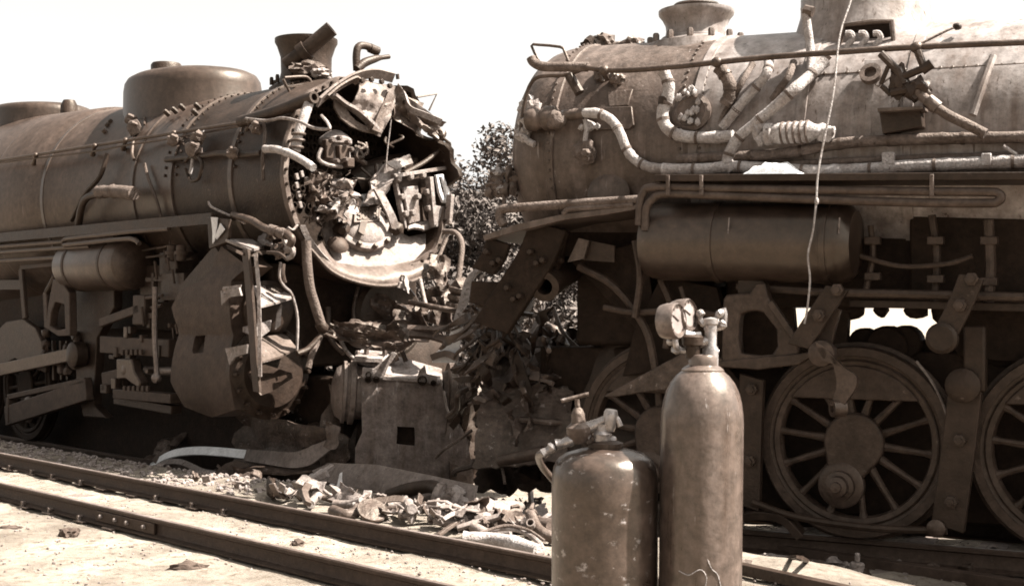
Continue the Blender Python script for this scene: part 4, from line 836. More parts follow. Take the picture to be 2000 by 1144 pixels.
# dark box bracket and power reverse linkage
MB().plate(Q.vs([(1716, 214), (1798, 210), (1802, 248), (1724, 262)], 1.2), .14, -NR).part('bracket_box', 'iron', RL, .008)
MB().plate(Q.vs([(1713, 211), (1802, 207), (1803, 214), (1714, 219)], 1.3), .20, -NR).part('bracket_top', 'smokeb', RL, .006)
pad('square_flange', [(1690, 120), (1735, 118), (1748, 148), (1715, 172), (1690, 150)], 1.08, 'faded', .03)
MB().lathe(Q.c(1702, 148, 1.1, WR), Vector((0, .9, .45)), [(.085, 0), (.085, .05), (.05, .05), (.045, .01), (0, .01)], 18).part('washout_plug', 'smokeb', RL)
for a, b, r in (((1720, 105), (1755, 140), .03), ((1752, 135), (1766, 165), .035), ((1792, 100), (1806, 135), .03), ((1800, 138), (1820, 124), .04), ((1765, 150), (1808, 132), .03), ((1735, 130), (1720, 165), .018), ((1722, 168), (1740, 185), .02), ((1740, 182), (1790, 172), .035)):
    pv(Q, RL, 'linkage_rod', 'iron', r, 1.25, [a, b], seg=8)
MB().lump(Q.v(1792, 176, 1.22), .10, .08, .09, 7, .45, 3).part('linkage_joint', 'iron', RL)
MB().lump(Q.v(1756, 160, 1.22), .07, .06, .12, 9, .45, 3).part('linkage_joint', 'iron', RL)
pv(Q, RL, 'reach_pipe', 'lagd', .04, 1.25, [(1790, 178), (1815, 200), (1850, 224), (1890, 244), (1925, 262)], seg=10)
pv(Q, RL, 'pipe_union', 'smokeb', .055, 1.25, [(1812, 196), (1832, 212)], seg=10)
pv(Q, RL, 'thin_rod', 'lagd', .010, 1.2, [(1800, 85, .8), (1850, 60, .75), (1870, 52, .7)], seg=6)
MB().lump(Q.v(1870, 52, .7), .035, .035, .03, 3, .3).part('rod_knob', 'iron', RL)
pc(Q, RL, 'band_clamp', 'faded', .03, 1.09, 3.32, [(1940, 110), (1920, 165), (1900, 225)], seg=8)
pv(Q, RL, 'thin_rod', 'lag', .014, 1.2, [(1960, 285), (1986, 302)], seg=6)
for px in (1733, 1738, 1927): MB().box(Q.v(px, 312 if px > 1800 else 310, 1.22), .07, .06, .09).part('pipe_clamp', 'lag', RL, .006)
# running board and the pipe loop below it
def qbox(a, b, v0, v1, h, name, mat, bev=.006):
    p, q = Q.v(*a, v1), Q.v(*b, v1); m = MB()
    m.hexa([Vector((e.x, vv, e.z+dz)) for dz in (-h, 0) for e, vv in ((p, v0), (q, v0), (q, v1), (p, v1))]); return m.part(name, mat, RL, bev)
qbox((1278, 341), (2800, 330), .95, 1.5, .055, 'running_board', 'iron')
for px in (1305, 1370, 1820): MB().box(Q.v(px, 362, 1.5), .03, .03, .16).part('board_bracket', 'lagd', RL, .004)
pv(Q, RL, 'cooling_loop', 'pipe', .034, 1.46, [(1248, 440), (1250, 400), (1256, 378), (1276, 366), (1400, 368), (1600, 371), (1800, 374), (1925, 375), (1950, 378), (1955, 386), (1948, 394), (1925, 397), (1800, 396), (1600, 390), (1400, 382), (1300, 379), (1276, 388), (1262, 408), (1260, 450)], seg=10)
# air reservoir
ta, tb = Q.v(1268, 470, 1.16), Q.v(1668, 480, 1.16); tz = 2.56; ta.z = tz+.03; tb.z = tz-.02
ax = (tb-ta); ln = ax.length
rs2 = MB().lathe(ta, ax, [(0, -.04), (.18, -.03), (.29, .01), (.31, .06), (.322, .12), (.322, ln-.1), (.31, ln-.04), (.25, ln+.02), (0, ln+.05)], 44).part('air_reservoir', 'tank', RL)
for h in (.60, ln-.20): MB().lathe(ta+ax.normalized()*h, ax, [(.324, 0), (.332, .003), (.332, .05), (.324, .053)], 44).part('tank_band', 'tank', rs2)
for px in (1424, 1640): pv(Q, rs2, 'band_edge', 'bright', .006, 1.48, [(px, 425), (px-1, 440), (px-2, 456)], seg=5)
MB().box((ta+tb)/2+Vector((-.05, .02, -.37)), .22, .12, .14).part('tank_drain', 'iron', rs2, .01)
# second (shaded) reservoir further back, ash pan, main frame
MB().box(Q.L(-2.2, .85, 2.5), 3.5, .08, .9).part('firebox_side', 'soot', RL, .02)
MB().box(Q.L(-1.2, 0, 2.35), 4.6, 1.5, .62).part('ash_pan', 'soot', RL, .02)
MB().box(Q.L(-2.0, .55, 2.09), 3.7, .9, .06).part('frame_shelf', 'soot', RL, .01)
for v in (.42, -.42): MB().box(Q.L(-.8, v, 1.0), 7.6, .12, 1.36).part('main_frame', 'soot', RL, .02)
MB().beam(Q.v(1660, 592, 1.1), Q.v(2800, 620, 1.1), .06, .06).part('frame_bar', 'iron', RL, .006)
# driving wheels, near and far side
for u, k in ((0, 0), (-1.66, 1), (1.66, 2), (-3.32, 3)):
    spoked_wheel(RL, Q.L(u, .75+.06, .955), .775, NR, crank=(.36, -PI/2+.28), seed=k)
    spoked_wheel(RL, Q.L(u, -.75-.06, .955), .775, -NR, cwt=False)
    MB().cyl(Q.L(u, -.7, .955), Q.L(u, .7, .955), .10, 14).part('axle', 'soot', RL)
# springs and hangers: rounded shapes that close the gap over the wheels
for px, r in ((1585, .14), (1690, .12), (1770, .14), (1905, .16), (1960, .2)): MB().lathe(Q.v(px, 668, .4), NR, [(r*.9, -.1), (r, -.08), (r, .08), (r*.9, .1)], 18).part('spring_saddle', 'soot', RL)
MB().lathe(Q.v(1735, 676, .45), NR, [(.15, -.1), (.17, -.08), (.17, .08), (.15, .1)], 18).part('spring_saddle', 'soot', RL)
for px, w_, h_ in ((1662, .12, .07), (1722, .06, .06), (1790, .10, .07), (1840, .08, .12)): MB().lump(Q.v(px, 606, .6), w_, .1, h_, px, .3).part('frame_lug', 'soot', RL)
MB().box(Q.v(1580, 690, .3), 1.0, .1, .22).part('spring_leaf', 'soot', RL, .01)
MB().box(Q.v(1900, 690, .3), .8, .1, .22).part('spring_leaf', 'soot', RL, .01)
MB().plate(Q.vs([(1868, 600), (2150, 606), (2150, 720), (1890, 700)], .6), .1, -NR).part('brake_cylinder_plate', 'soot', RL, .01)
MB().plate(Q.vs([(1590, 560), (1660, 560), (1652, 700), (1590, 720)], .7), .1, -NR).part('lever_plate', 'soot', RL, .01)
MB().plate(Q.vs([(1395, 560), (1545, 560), (1552, 640), (1530, 720), (1395, 720)], .6), .1, -NR).part('frame_plate', 'soot', RL, .01)
# link bracket with its opening
lo = [(1412, 585), (1418, 575), (1465, 572), (1478, 552), (1494, 552), (1500, 580), (1556, 662), (1562, 690), (1530, 704), (1480, 712), (1408, 710), (1410, 650)]
lh = [(1444, 622), (1447, 612), (1462, 608), (1470, 607), (1478, 607), (1490, 610), (1516, 642), (1518, 676), (1508, 692), (1480, 694), (1446, 690), (1442, 660)]
MB().plate(Q.vs(lo, 1.34), .12, -NR, Q.vs(lh, 1.34)).part('link_bracket', 'wheel', RL, .016)
MB().beam(Q.v(1504, 590, 1.37), Q.v(1556, 666, 1.37), .05, .04, NR).part('bracket_rib', 'wheel', RL, .006)
MB().plate(Q.vs([(1396, 706), (1560, 690), (1600, 684), (1560, 712), (1480, 722), (1400, 716)], 1.36), .10, -NR).part('bracket_foot', 'wheel', RL, .01)
def bar(pts, v, w, t, name='hanger_bar', mat='iron', par=None): return MB().strip(Q.vs(pts, v), Vector((w, 0, w*.25)), t).part(name, mat, par or RL, .008)
bar([(1636, 562), (1600, 615), (1560, 676)], 1.42, .17, .05)
bar([(1626, 600), (1612, 650), (1604, 690)], 1.30, .14, .05)
MB().lathe(Q.v(1605, 690, 1.42), NR, [(.10, -.08), (.10, .03), (.05, .05), (0, .05)], 18).part('lever_pivot', 'wheel', RL)
cl_ = MB().strip(Q.vs([(1600, 685), (1632, 700), (1652, 728), (1654, 755), (1638, 790)], 1.44), [Vector((.05, 0, .15)), Vector((.11, 0, .13)), Vector((.16, 0, .03)), Vector((.15, 0, .0)), Vector((.11, 0, -.02))], .06).part('curved_lever', 'rod', RL, .01)
MB().lathe(Q.v(1637, 797, 1.44), Vector((.75, .6, 0)), [(.035, -.05), (.065, -.05), (.065, .05), (.035, .05), (.035, -.05)], 18).part('lever_eye', 'rod', cl_)
bar([(1898, 540), (1878, 590), (1845, 655)], 1.4, .17, .05)
MB().lathe(Q.v(1842, 660, 1.38), NR, [(.115, 0), (.115, .07), (.09, .09), (0, .09)], 20).part('bar_end', 'iron', RL)
# brake hangers between the wheels
bar([(1888, 740), (1876, 850), (1852, 1030)], .98, .24, .08, 'brake_hanger')
MB().lathe(Q.v(1882, 752, 1.05), NR, [(.13, -.05), (.13, .05), (.08, .08), (0, .08)], 18).part('hanger_pivot', 'iron', RL)
MB().lathe(Q.v(1830, 1030, 1.0), NR, [(.07, 0), (.07, .05), (.04, .07), (0, .07)], 14).part('hanger_pin', 'rod', RL)
bar([(1470, 735), (1466, 850), (1462, 990)], .95, .2, .08, 'brake_hanger')
MB().box(Q.v(1905, 700, 1.0), .16, .12, .5).part('hanger_bracket', 'iron', RL, .02)
pv(Q, RL, 'brake_rod', 'iron', .03, 1.0, [(1470, 980), (1560, 1010), (1700, 1030), (1850, 1036)], seg=8)
pv(Q, RL, 'sand_pipe', 'bright', .010, .9, [(1790, 705), (1820, 745), (1842, 790), (1852, 820)], seg=5)
# front platform, pilot deck braces
dk = MB().plate(Q.vs([(942, 460), (1010, 437), (1100, 418), (1180, 408), (1248, 398), (1248, 408), (1180, 420), (1100, 430), (1010, 452), (946, 470)], 1.45), .9, -NR).part('front_platform', 'smokeb', RL, .006)
pv(Q, RL, 'platform_pipe', 'lagd', .04, 1.42, [(985, 440), (976, 425), (980, 410), (1010, 406), (1120, 398), (1252, 390)], seg=10)
pv(Q, RL, 'platform_rod', 'lagd', .024, 1.44, [(1100, 418), (1115, 408), (1180, 404), (1238, 400)], seg=8)
for pts, v, w in (([(1072, 440), (1050, 500), (1005, 570), (960, 640)], 1.3, .34), ([(975, 470), (965, 500), (945, 530)], 1.35, .22), ([(1100, 450), (1085, 500), (1068, 545)], 1.1, .14)):
    MB().strip(Q.vs(pts, v), Vector((w, 0, w*.3)), .07).part('deck_brace', 'soot', RL, .012)
    bolts('brace_bolt', 'iron', RL, [(Q.v(p[0]+dx, p[1]+dy, v+.05), NR) for p in pts[1:-1] for dx, dy in ((-12, -8), (12, 8), (0, 14))], .03, .04)
MB().plate(Q.vs([(920, 548), (1010, 552), (1005, 590), (960, 605), (915, 590)], 1.3), .06, -NR).part('buffer_plate', 'soot', RL, .012)
pv(Q, RL, 'open_pipe', 'iron', .13, 1.0, [(1120, 520, .6), (1090, 540, .9), (1063, 560, 1.3)], seg=22, hollow=.55)
MB().plate(Q.vs([(1108, 512), (1130, 465), (1150, 470), (1140, 505)], 1.2), .03, -NR).part('bent_sheet', 'smokeb', RL)
MB().plate(Q.vs([(1138, 508), (1152, 470), (1200, 480), (1200, 512)], 1.15), .03, -NR).part('bent_sheet', 'iron', RL)
MB().plate(Q.vs([(1040, 440), (1250, 415), (1262, 560), (1100, 520), (1085, 500)], .75), .06, -NR).part('deck_apron', 'soot', RL, .01)
MB().plate(Q.vs([(1110, 505), (1260, 470), (1290, 700), (1240, 640), (1200, 600)], .9), .06, -NR).part('smokebox_saddle', 'soot', RL, .01)
MB().box(Q.L(1.9, 0, 2.1), 1.3, 1.3, .8).part('saddle_casting', 'soot', RL, .04)
MB().plate(Q.vs([(1290, 540), (1400, 560), (1440, 720), (1330, 720), (1215, 735), (1240, 640)], .95), .1, -NR).part('guide_yoke', 'soot', RL, .01)
MB().plate(Q.vs([(1175, 775), (1330, 690), (1420, 700), (1400, 745), (1200, 775)], 1.1), .05, -NR).part('bent_apron', 'wreck', RL, .01)

for i, (P, r, v) in enumerate((([(1130, 520), (1200, 560), (1260, 640), (1280, 720)], .035, 1.05), ([(1290, 545), (1310, 600), (1300, 680)], .03, 1.05), ([(1240, 470), (1250, 540), (1240, 620)], .03, 1.15), ([(1180, 600), (1240, 610), (1330, 605), (1400, 615)], .03, 1.1), ([(1330, 560), (1350, 620), (1390, 700)], .022, 1.15), ([(1440, 560), (1600, 570), (1800, 575), (2000, 580)], .035, 1.2), ([(1680, 500), (1760, 520), (1850, 515), (1900, 500)], .02, 1.1), ([(1700, 440), (1705, 500), (1690, 570)], .025, 1.05), ([(1820, 420), (1830, 500), (1825, 590)], .03, 1.0), ([(1930, 430), (1935, 520), (1930, 600)], .04, 1.05))):
    pv(Q, RL, 'brake_pipe', 'wheel', r, v, P, seg=8)
for px, py in ((1705, 470), (1828, 470), (1932, 470), (1828, 545), (1932, 550), (1705, 540)): MB().box(Q.v(px, py, 1.06), .12, .08, .06).part('pipe_bracket', 'wheel', RL, .006)

for (px, py, v_) in ((1636, 566, 1.46), (1600, 616, 1.46), (1898, 545, 1.44), (1876, 596, 1.44), (1886, 760, 1.04), (1874, 860, 1.04), (1858, 980, 1.04), (1469, 760, 1.0), (1465, 900, 1.0)):
    MB().lathe(Q.v(px, py, v_), NR, [(.05, -.02), (.05, .03), (.03, .035), (.03, .06), (0, .062)], 6).part('hanger_nut', 'wheel', RL)
# ------------------------------------------------------------------ torn-off cylinder in the middle
CB = Frame(-1.163, 14.3, 0, (-.985, -.17), 1); NC = Vector((0, 1, 0))
CB.M = CB.M @ Matrix.Rotation(math.radians(-3), 4, 'Y')
cb = thing('torn_off_cylinder', 'torn off locomotive cylinder block standing in the scrap, with a square hole in its side', 'cylinder block', CB)
jo = [(692, 738), (712, 735), (740, 734), (770, 735), (800, 737), (845, 738), (862, 772), (905, 850), (926, 935), (900, 975), (760, 960), (690, 940), (688, 880), (700, 850)]
jh = [(768, 834), (778, 834), (785, 834), (790, 834), (796, 834), (802, 834), (803, 845), (804, 855), (804, 866), (804, 870), (790, 870), (768, 868), (768, 856), (768, 842)]
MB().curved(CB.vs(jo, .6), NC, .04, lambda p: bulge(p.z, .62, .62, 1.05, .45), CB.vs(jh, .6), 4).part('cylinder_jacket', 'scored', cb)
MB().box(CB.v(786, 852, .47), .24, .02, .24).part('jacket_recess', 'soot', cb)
for i, px in enumerate((735, 826)): pass
MB().plate(CB.vs([(695, 737), (745, 690), (846, 712), (846, 738)], .6)[:1]+[CB.v(742, 692, .25), CB.v(850, 716, .25), CB.v(846, 739, .6)], .04, -UP).part('jacket_top', 'bright', cb, .006)  # top coloured lighter than the jacket side, as if lit
a, b = CB.v(680, 772, .3), CB.v(850, 772, .3)
MB().lathe(a, a-b, [(.27, -.9), (.28, -.02), (.335, 0), (.335, .05), (.31, .055), (.30, .085), (.325, .09), (.325, .12), (.29, .13), (.25, .19), (.14, .23), (0, .24)], 40).part('valve_head', 'dull', cb)
MB().lathe(b, b-a, [(.26, 0), (.29, .05), (.37, .06), (.38, .13), (.33, .15), (.34, .2), (.38, .21), (.38, .27), (.3, .3), (.2, .36), (.16, .6), (.1, .62), (0, .62)], 36).part('back_valve_head', 'wreck', cb)
MB().lathe(CB.v(700, 900, .1), a-b, [(.3, -1.05), (.44, -1.0), (.46, 0), (.40, .05), (0, .08)], 32).part('cylinder', 'soot', cb)
# flange faces with bolt holes, top cover
fl = MB().plate(CB.vs([(694, 722), (716, 724), (734, 708), (752, 688), (760, 692), (744, 718), (736, 742), (694, 742)], .63), .05, -NC).part('flange_ear', 'bright', cb, .006)
for px, py, r in ((706, 746, .035), (722, 745, .035), (812, 742, .05), (834, 746, .03), (706, 736, .03)): MB().lathe(CB.v(px, py, .64), NC, [(r, -.03), (r, .012), (r*.75, .014), (r*.7, -.02), (0, -.02)], 16).part('bolt_hole', 'soot', cb)
MB().plate(CB.vs([(800, 745), (806, 722), (816, 712), (820, 728), (842, 732), (843, 748)], .62), .04, -NC).part('flange_ear', 'bright', cb, .006)
cov = MB().plate([CB.v(676, 712, .55), CB.v(732, 712, .55), CB.v(734, 698, .3), CB.v(690, 696, .3)], .05, UP).part('chest_cover', 'bright', cb, .006)
for px, py in ((683, 702), (736, 690), (700, 694)): MB().bolt(CB.v(px, py+6, .45), UP, .03, .08).part('cover_stud', 'steel', cb)
for px in (757, 774): MB().box(CB.v(px, 696, .4), .05, .05, .12, Matrix.Rotation(.4, 3, 'Y')).part('stud_block', 'iron', cb, .006)
pv(CB, cb, 'bent_stud', 'bright', .014, .66, [(855, 760), (862, 790), (872, 812)], seg=6)
MB().sheet([CB.v(862, 850, .6), CB.v(930, 870, .4), CB.v(925, 720, .2), CB.v(858, 740, .5)], 8, 10, .08, 2, 61, .03).part('torn_casting', 'iron', cb)
MB().sheet([CB.v(870, 935, .55), CB.v(940, 930, .5), CB.v(935, 830, .4), CB.v(872, 850, .5)], 6, 8, .06, 2, 62, .03).part('torn_casting', 'jacket', cb)
# cross-head guide cone behind it
MB().lathe(CB.v(915, 765, .1), b-a, [(.17, 0), (.2, .1), (.24, .5), (.30, .85), (.26, .95), (0, .96)], 24).part('guide_cone', 'iron', cb)

def tangle_at(px, py):
    return {(700, 640): 'under the left smokebox', (860, 650): 'left of the white gusset', (940, 640): 'right of the white gusset', (1000, 700): 'under the slanting beam', (1060, 690): 'under the open pipe', (1110, 660): 'before the low bush', (970, 770): 'right of the torn off cylinder', (1040, 800): 'over the broken pipe', (1090, 740): 'below the angle bar', (1180, 720): 'on the sloping apron', (900, 720): 'behind the gusset foot', (1010, 870): 'just above the broken pipe'}[(px, py)]
# ------------------------------------------------------------------ tangled wreckage between the two engines
def sheet_thing(name, C, label, mat='iron', amp=.12, fq=2.4, n=14, t=.03, rag=.05, seed=1, cat='scrap metal'):
    mat = 'wreck' if mat in ('iron', 'jacket') else mat
    MB().sheet(WF.ds(C, 13), n+4, n+4, amp*1.2, fq*1.5, seed, t, rag).top(name, mat, WF, label, cat, 'wreckage between the engines')
def bar_thing(name, P, w, t, label, mat='iron', cat='scrap metal', sm=4): MB().strip(WF.ds(P, 13), Vector(w), t, sm).top(name, mat, WF, label, cat, 'wreckage between the engines')
def pipe_ground(name, P, r, label, mat, cat='pipe', **k): MB().tube([G(p[0], p[1], p[2] if len(p) > 2 else .06) for p in P], r, **k).top(name, mat, WF, label, cat, SG)
def pipe_thing(name, P, r, label, mat='pipe', cat='pipe', grp='wreckage between the engines', **k): MB().tube(WF.ds(P, 13), r, **k).top(name, mat, WF, label, cat, grp)
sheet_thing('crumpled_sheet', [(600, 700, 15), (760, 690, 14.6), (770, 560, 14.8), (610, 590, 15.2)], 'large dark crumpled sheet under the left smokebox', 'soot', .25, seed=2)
sheet_thing('crumpled_sheet', [(700, 690, 14.3), (840, 670, 14.0), (836, 600, 14.2), (720, 575, 14.6)], 'curled dark sheet beneath the torn smokebox front', 'iron', .18, seed=3)
sheet_thing('crumpled_sheet', [(640, 662, 13.6), (770, 690, 13.5), (790, 650, 13.6), (650, 632, 13.7)], 'dusty crumpled apron above the torn off cylinder', 'jacket', .12, seed=4, rag=.1)
sheet_thing('pale_plate', [(838, 545, 14.6), (872, 560, 14.5), (878, 505, 14.7), (842, 495, 14.7)], 'pale plate hanging at the far side of the left smokebox', 'jacket', .05, seed=5, n=6)
sheet_thing('crumpled_sheet', [(820, 620, 14.4), (880, 640, 14.2), (890, 560, 14.4), (826, 560, 14.6)], 'dark twisted plate below the pale plate', 'iron', .12, seed=6, n=9)
sheet_thing('bent_wedge', [(776, 560, 14.2), (800, 572, 14.1), (796, 540, 14.2), (788, 538, 14.2)], 'small pale wedge hanging under the front plate', 'bright', .03, seed=7, n=4)
MB().lathe(WF.d(760, 620, 14.6), Vector((.6, -.75, .1)), [(.42, -.1), (.45, 0), (.40, .06), (.3, .04), (0, .04)], 30).top('cylinder_cover', 'iron', WF, 'dark round cover lying under the left smokebox', 'cover', 'wreckage between the engines')
pipe_thing('curved_hose', [(868, 452, 14.4), (890, 455, 14.2), (902, 475, 14.0), (900, 510, 13.9), (894, 555, 13.8)], .03, 'curved pipe arching beside the far edge of the left smokebox', 'lagd', seg=10)
MB().lathe(WF.d(893, 575, 13.8), Vector((.2, -.1, 1)), [(.06, -.14), (.10, -.13), (.10, -.09), (.07, -.08), (.10, -.05), (.10, -.01), (.07, 0), (.10, .03), (.10, .07), (.05, .1)], 18).lump(WF.d(900, 560, 13.8), .12, .09, .1, 3, .4).top('ribbed_coupling', 'scrap', WF, 'ribbed coupling hanging below the curved pipe', 'coupling')
bar_thing('bright_bent_bar', [(940, 522, 13.2), (918, 545, 13.1), (905, 590, 13.0), (890, 640, 12.9), (875, 700, 12.8)], (.09, 0, .03), .03, 'long bright bent bar leaning up to the right engine', 'bright')
MB().plate(WF.ds([(845, 708), (895, 708), (897, 690), (905, 640), (892, 628), (872, 665), (862, 680), (846, 692)], 12.75), .05).top('bright_gusset', 'white', WF, 'white triangular gusset plate standing on the torn off cylinder', 'scrap metal', bev=.006)
bar_thing('gusset_foot', [(842, 698, 12.7), (870, 690, 12.7), (895, 700, 12.6)], (0, .1, .0), .06, 'thick foot under the white gusset plate', 'scrap')
bar_thing('bent_bar', [(797, 640, 13.6), (850, 642, 13.4), (885, 640, 13.3)], (0, .05, .04), .03, 'upper of two short bars beside the white gusset', 'scrap')
bar_thing('bent_bar', [(800, 652, 13.5), (840, 655, 13.4), (880, 668, 13.2)], (0, .1, .06), .03, 'lower of two short bars beside the white gusset', 'jacket')
sheet_thing('buckled_plate', [(920, 735, 12.9), (990, 760, 12.7), (1010, 640, 13.0), (945, 620, 13.1)], 'buckled dark plate right of the white gusset', 'iron', .1, seed=9, n=9)
bar_thing('bent_beam', [(1012, 600, 13.2), (985, 640, 13.0), (955, 690, 12.8)], (.32, 0, .12), .05, 'wide bent beam slanting down from the right engine', 'iron')
sheet_thing('pale_buckled_sheet', [(932, 690, 12.8), (975, 700, 12.7), (985, 655, 12.8), (940, 648, 12.9)], 'pale buckled sheet at the foot of the slanting beam', 'scrap', .07, seed=10, n=7)
pipe_thing('thin_rod', [(985, 660, 12.7), (965, 690, 12.6), (930, 715, 12.6)], .018, 'thin pale rod lying across the buckled sheet', 'bright', seg=6)
bar_thing('pale_bar', [(1055, 615, 13.4), (1045, 640, 13.3), (1030, 662, 13.2)], (.06, 0, .03), .04, 'short pale bar standing in the tangle below the open pipe', 'bright')
for i, (C, m, lb) in enumerate((
  ([(985, 760, 13.6), (1110, 730, 13.4), (1120, 640, 13.7), (1010, 650, 13.8)], 'iron', 'heap of dark crushed plates below the open pipe'),
  ([(1060, 745, 13.2), (1170, 700, 13.0), (1165, 640, 13.3), (1085, 660, 13.4)], 'jacket', 'dusty crumpled sheet left of the small bush'),
  ([(940, 860, 12.7), (1090, 840, 12.5), (1110, 740, 12.8), (950, 760, 12.9)], 'iron', 'broad dark crumpled sheet right of the torn off cylinder'),
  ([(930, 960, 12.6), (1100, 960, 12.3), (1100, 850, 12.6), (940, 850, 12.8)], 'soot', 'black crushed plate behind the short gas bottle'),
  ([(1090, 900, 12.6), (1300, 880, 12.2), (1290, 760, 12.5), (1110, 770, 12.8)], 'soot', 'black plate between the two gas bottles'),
  ([(1110, 780, 12.4), (1290, 720, 12.0), (1210, 640, 12.6), (1150, 700, 12.8)], 'iron', 'torn dark apron sloping up to the right engine'))):
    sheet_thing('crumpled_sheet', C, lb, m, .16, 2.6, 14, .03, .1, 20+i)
MB().sheet(WF.ds([(925, 912, 12.1), (1110, 905, 11.9), (1125, 765, 12.2), (945, 742, 12.4)], 12), 20, 16, .10, 1.6, 51, .035, .03).top('deck_plate', 'wreck', WF, 'broad bent deck plate right of the torn off cylinder', 'scrap metal', 'wreckage between the engines')
MB().sheet(WF.ds([(1080, 905, 12.0), (1320, 890, 11.6), (1310, 655, 11.9), (1192, 648, 12.2)], 12), 18, 16, .07, 1.5, 52, .035, .02).top('deck_plate', 'iron', WF, 'dark deck plate sloping down from the right engine, behind the tall bottle', 'scrap metal', 'wreckage between the engines')
MB().sheet(WF.ds([(960, 765, 12.6), (1075, 760, 12.4), (1080, 655, 12.8), (985, 690, 12.9)], 12), 16, 14, .16, 2.0, 53, .035, .05).top('deck_plate', 'dull', WF, 'pale folded deck plate in the middle of the tangle', 'scrap metal', 'wreckage between the engines')
bar_thing('angle_bar', [(1080, 740, 12.4), (1130, 700, 12.3), (1190, 650, 12.2)], (.02, .08, .08), .03, 'angle bar along the torn edge of the sloping apron', 'scrap')
bar_thing('angle_bar', [(960, 720, 12.9), (1020, 690, 12.8), (1075, 665, 12.8)], (.02, .06, .07), .03, 'short angle bar in the tangle left of the bush', 'iron')
pipe_thing('upright_rod', [(1154, 560, 12.9), (1155, 620, 12.8), (1152, 670, 12.7)], .028, 'dark upright rod in front of the small bush', 'iron', seg=8)
pipe_thing('broken_pipe', [(975, 900, 11.9), (1015, 892, 11.8), (1062, 882, 11.7)], [.05, .055, .06], 'broken pipe lying behind the short gas bottle', 'pipe', seg=14)
rw = random.Random(11)
def tangle(px, py): return ('in the tangle left of the upright rod', 'in the tangle right of the upright rod', 'level with the white gusset', 'near the sloping apron', 'above the broken pipe', 'behind the short gas bottle')[(0 if px < 1080 else 1)+2*(0 if py < 690 else 1 if py < 780 else 2)]
cnt_ = {}
for px in sorted(rw.uniform(905, 1130) for _ in range(95)):
    py = rw.uniform(590, 780) if rw.random() < .85 else rw.uniform(780, 900); mm_ = rw.choice(['iron', 'wreck', 'wreck', 'iron', 'scrap', 'wreck'])
    d = rw.uniform(12.0, 12.8); a = rw.uniform(0, PI); l = rw.uniform(25, 95)
    if 600+(px-1080)*1.4 > py or py > 1230-(px-930)*.8 or (px > 1090 and py < 690): continue
    P = [(px, py, d), (px+l*.3*math.cos(a)+rw.uniform(-9, 9), py+l*.3*math.sin(a)+rw.uniform(-5, 5), d+rw.uniform(-.1, .1)), (px+l*.7*math.cos(a)+rw.uniform(-8, 8), py+l*.7*math.sin(a), d+rw.uniform(-.15, .15)), (px+l*math.cos(a), py+l*math.sin(a), d+rw.uniform(-.2, .2))]
    wv = [Vector((rw.uniform(-.1, .1), rw.uniform(-.06, .06), rw.uniform(.02, .08))) for _ in range(4)]
    kk = ({'iron': 'black', 'wreck': 'mottled', 'dull': 'dull grey', 'scrap': 'rusty'}[mm_], tangle(px, py)); cnt_[kk] = cnt_.get(kk, 0)+1
    (MB().strip(WF.ds(P, 12), wv, rw.uniform(.01, .03), 4) if rw.random() < .7 else MB().tube(WF.ds(P, 12), rw.uniform(.012, .03), 8, 4)).top('torn_strip', mm_, WF, '%s torn strip %s, %s from left' % (kk[0], kk[1], nth(cnt_[kk])), 'scrap metal', 'torn strips in the tangle')
TG = 'pipes and rods in the tangle'
for i, (P, r, m_, lb) in enumerate((
  ([(655, 640, 14.2), (680, 690, 14), (720, 712, 13.9), (770, 705, 13.9)], .022, 'bright', 'thin pale rod curving above the torn off cylinder'),
  ([(640, 600, 14.3), (645, 660, 14.2), (672, 690, 14.1)], .03, 'pipe', 'dark pipe hanging beneath the left smokebox'),
  ([(700, 560, 14.4), (690, 610, 14.3), (705, 660, 14.2), (745, 680, 14.1)], .018, 'wreck', 'thin rod looping below the front plate'),
  ([(820, 545, 14.5), (830, 590, 14.4), (842, 625, 14.3)], .026, 'bright', 'pale bent pipe hanging beside the pale plate'),
  ([(800, 590, 14.2), (850, 600, 14.0), (905, 610, 13.9)], .03, 'wreck', 'dark pipe across the twisted plate'),
  ([(990, 690, 12.7), (1030, 715, 12.6), (1080, 720, 12.5), (1120, 700, 12.5)], .035, 'scrap', 'rusty pipe lying in the heap below the open pipe'),
  ([(950, 790, 12.5), (1000, 770, 12.4), (1060, 775, 12.3), (1110, 760, 12.3)], .05, 'wreck', 'thick dark pipe right of the torn off cylinder'),
  ([(930, 830, 12.5), (970, 815, 12.4), (1040, 820, 12.3)], .03, 'scrap', 'rusty rod right of the torn off cylinder'),
  ([(1010, 640, 13), (1040, 690, 12.9), (1050, 730, 12.8)], .028, 'wreck', 'dark rod beside the short pale bar'),
  ([(1080, 600, 13.2), (1100, 650, 13), (1140, 690, 12.9)], .022, 'scrap', 'thin rusty rod below the open pipe'),
  ([(1120, 720, 12.3), (1180, 690, 12.2), (1240, 650, 12.1)], .03, 'wreck', 'dark rod along the sloping apron'),
  ([(960, 860, 12.3), (1000, 840, 12.2), (1050, 850, 12.2)], .022, 'bright', 'pale rod above the broken pipe'))):
    pipe_thing('bent_rod', P, r, lb, m_, 'rod', TG, seg=10)
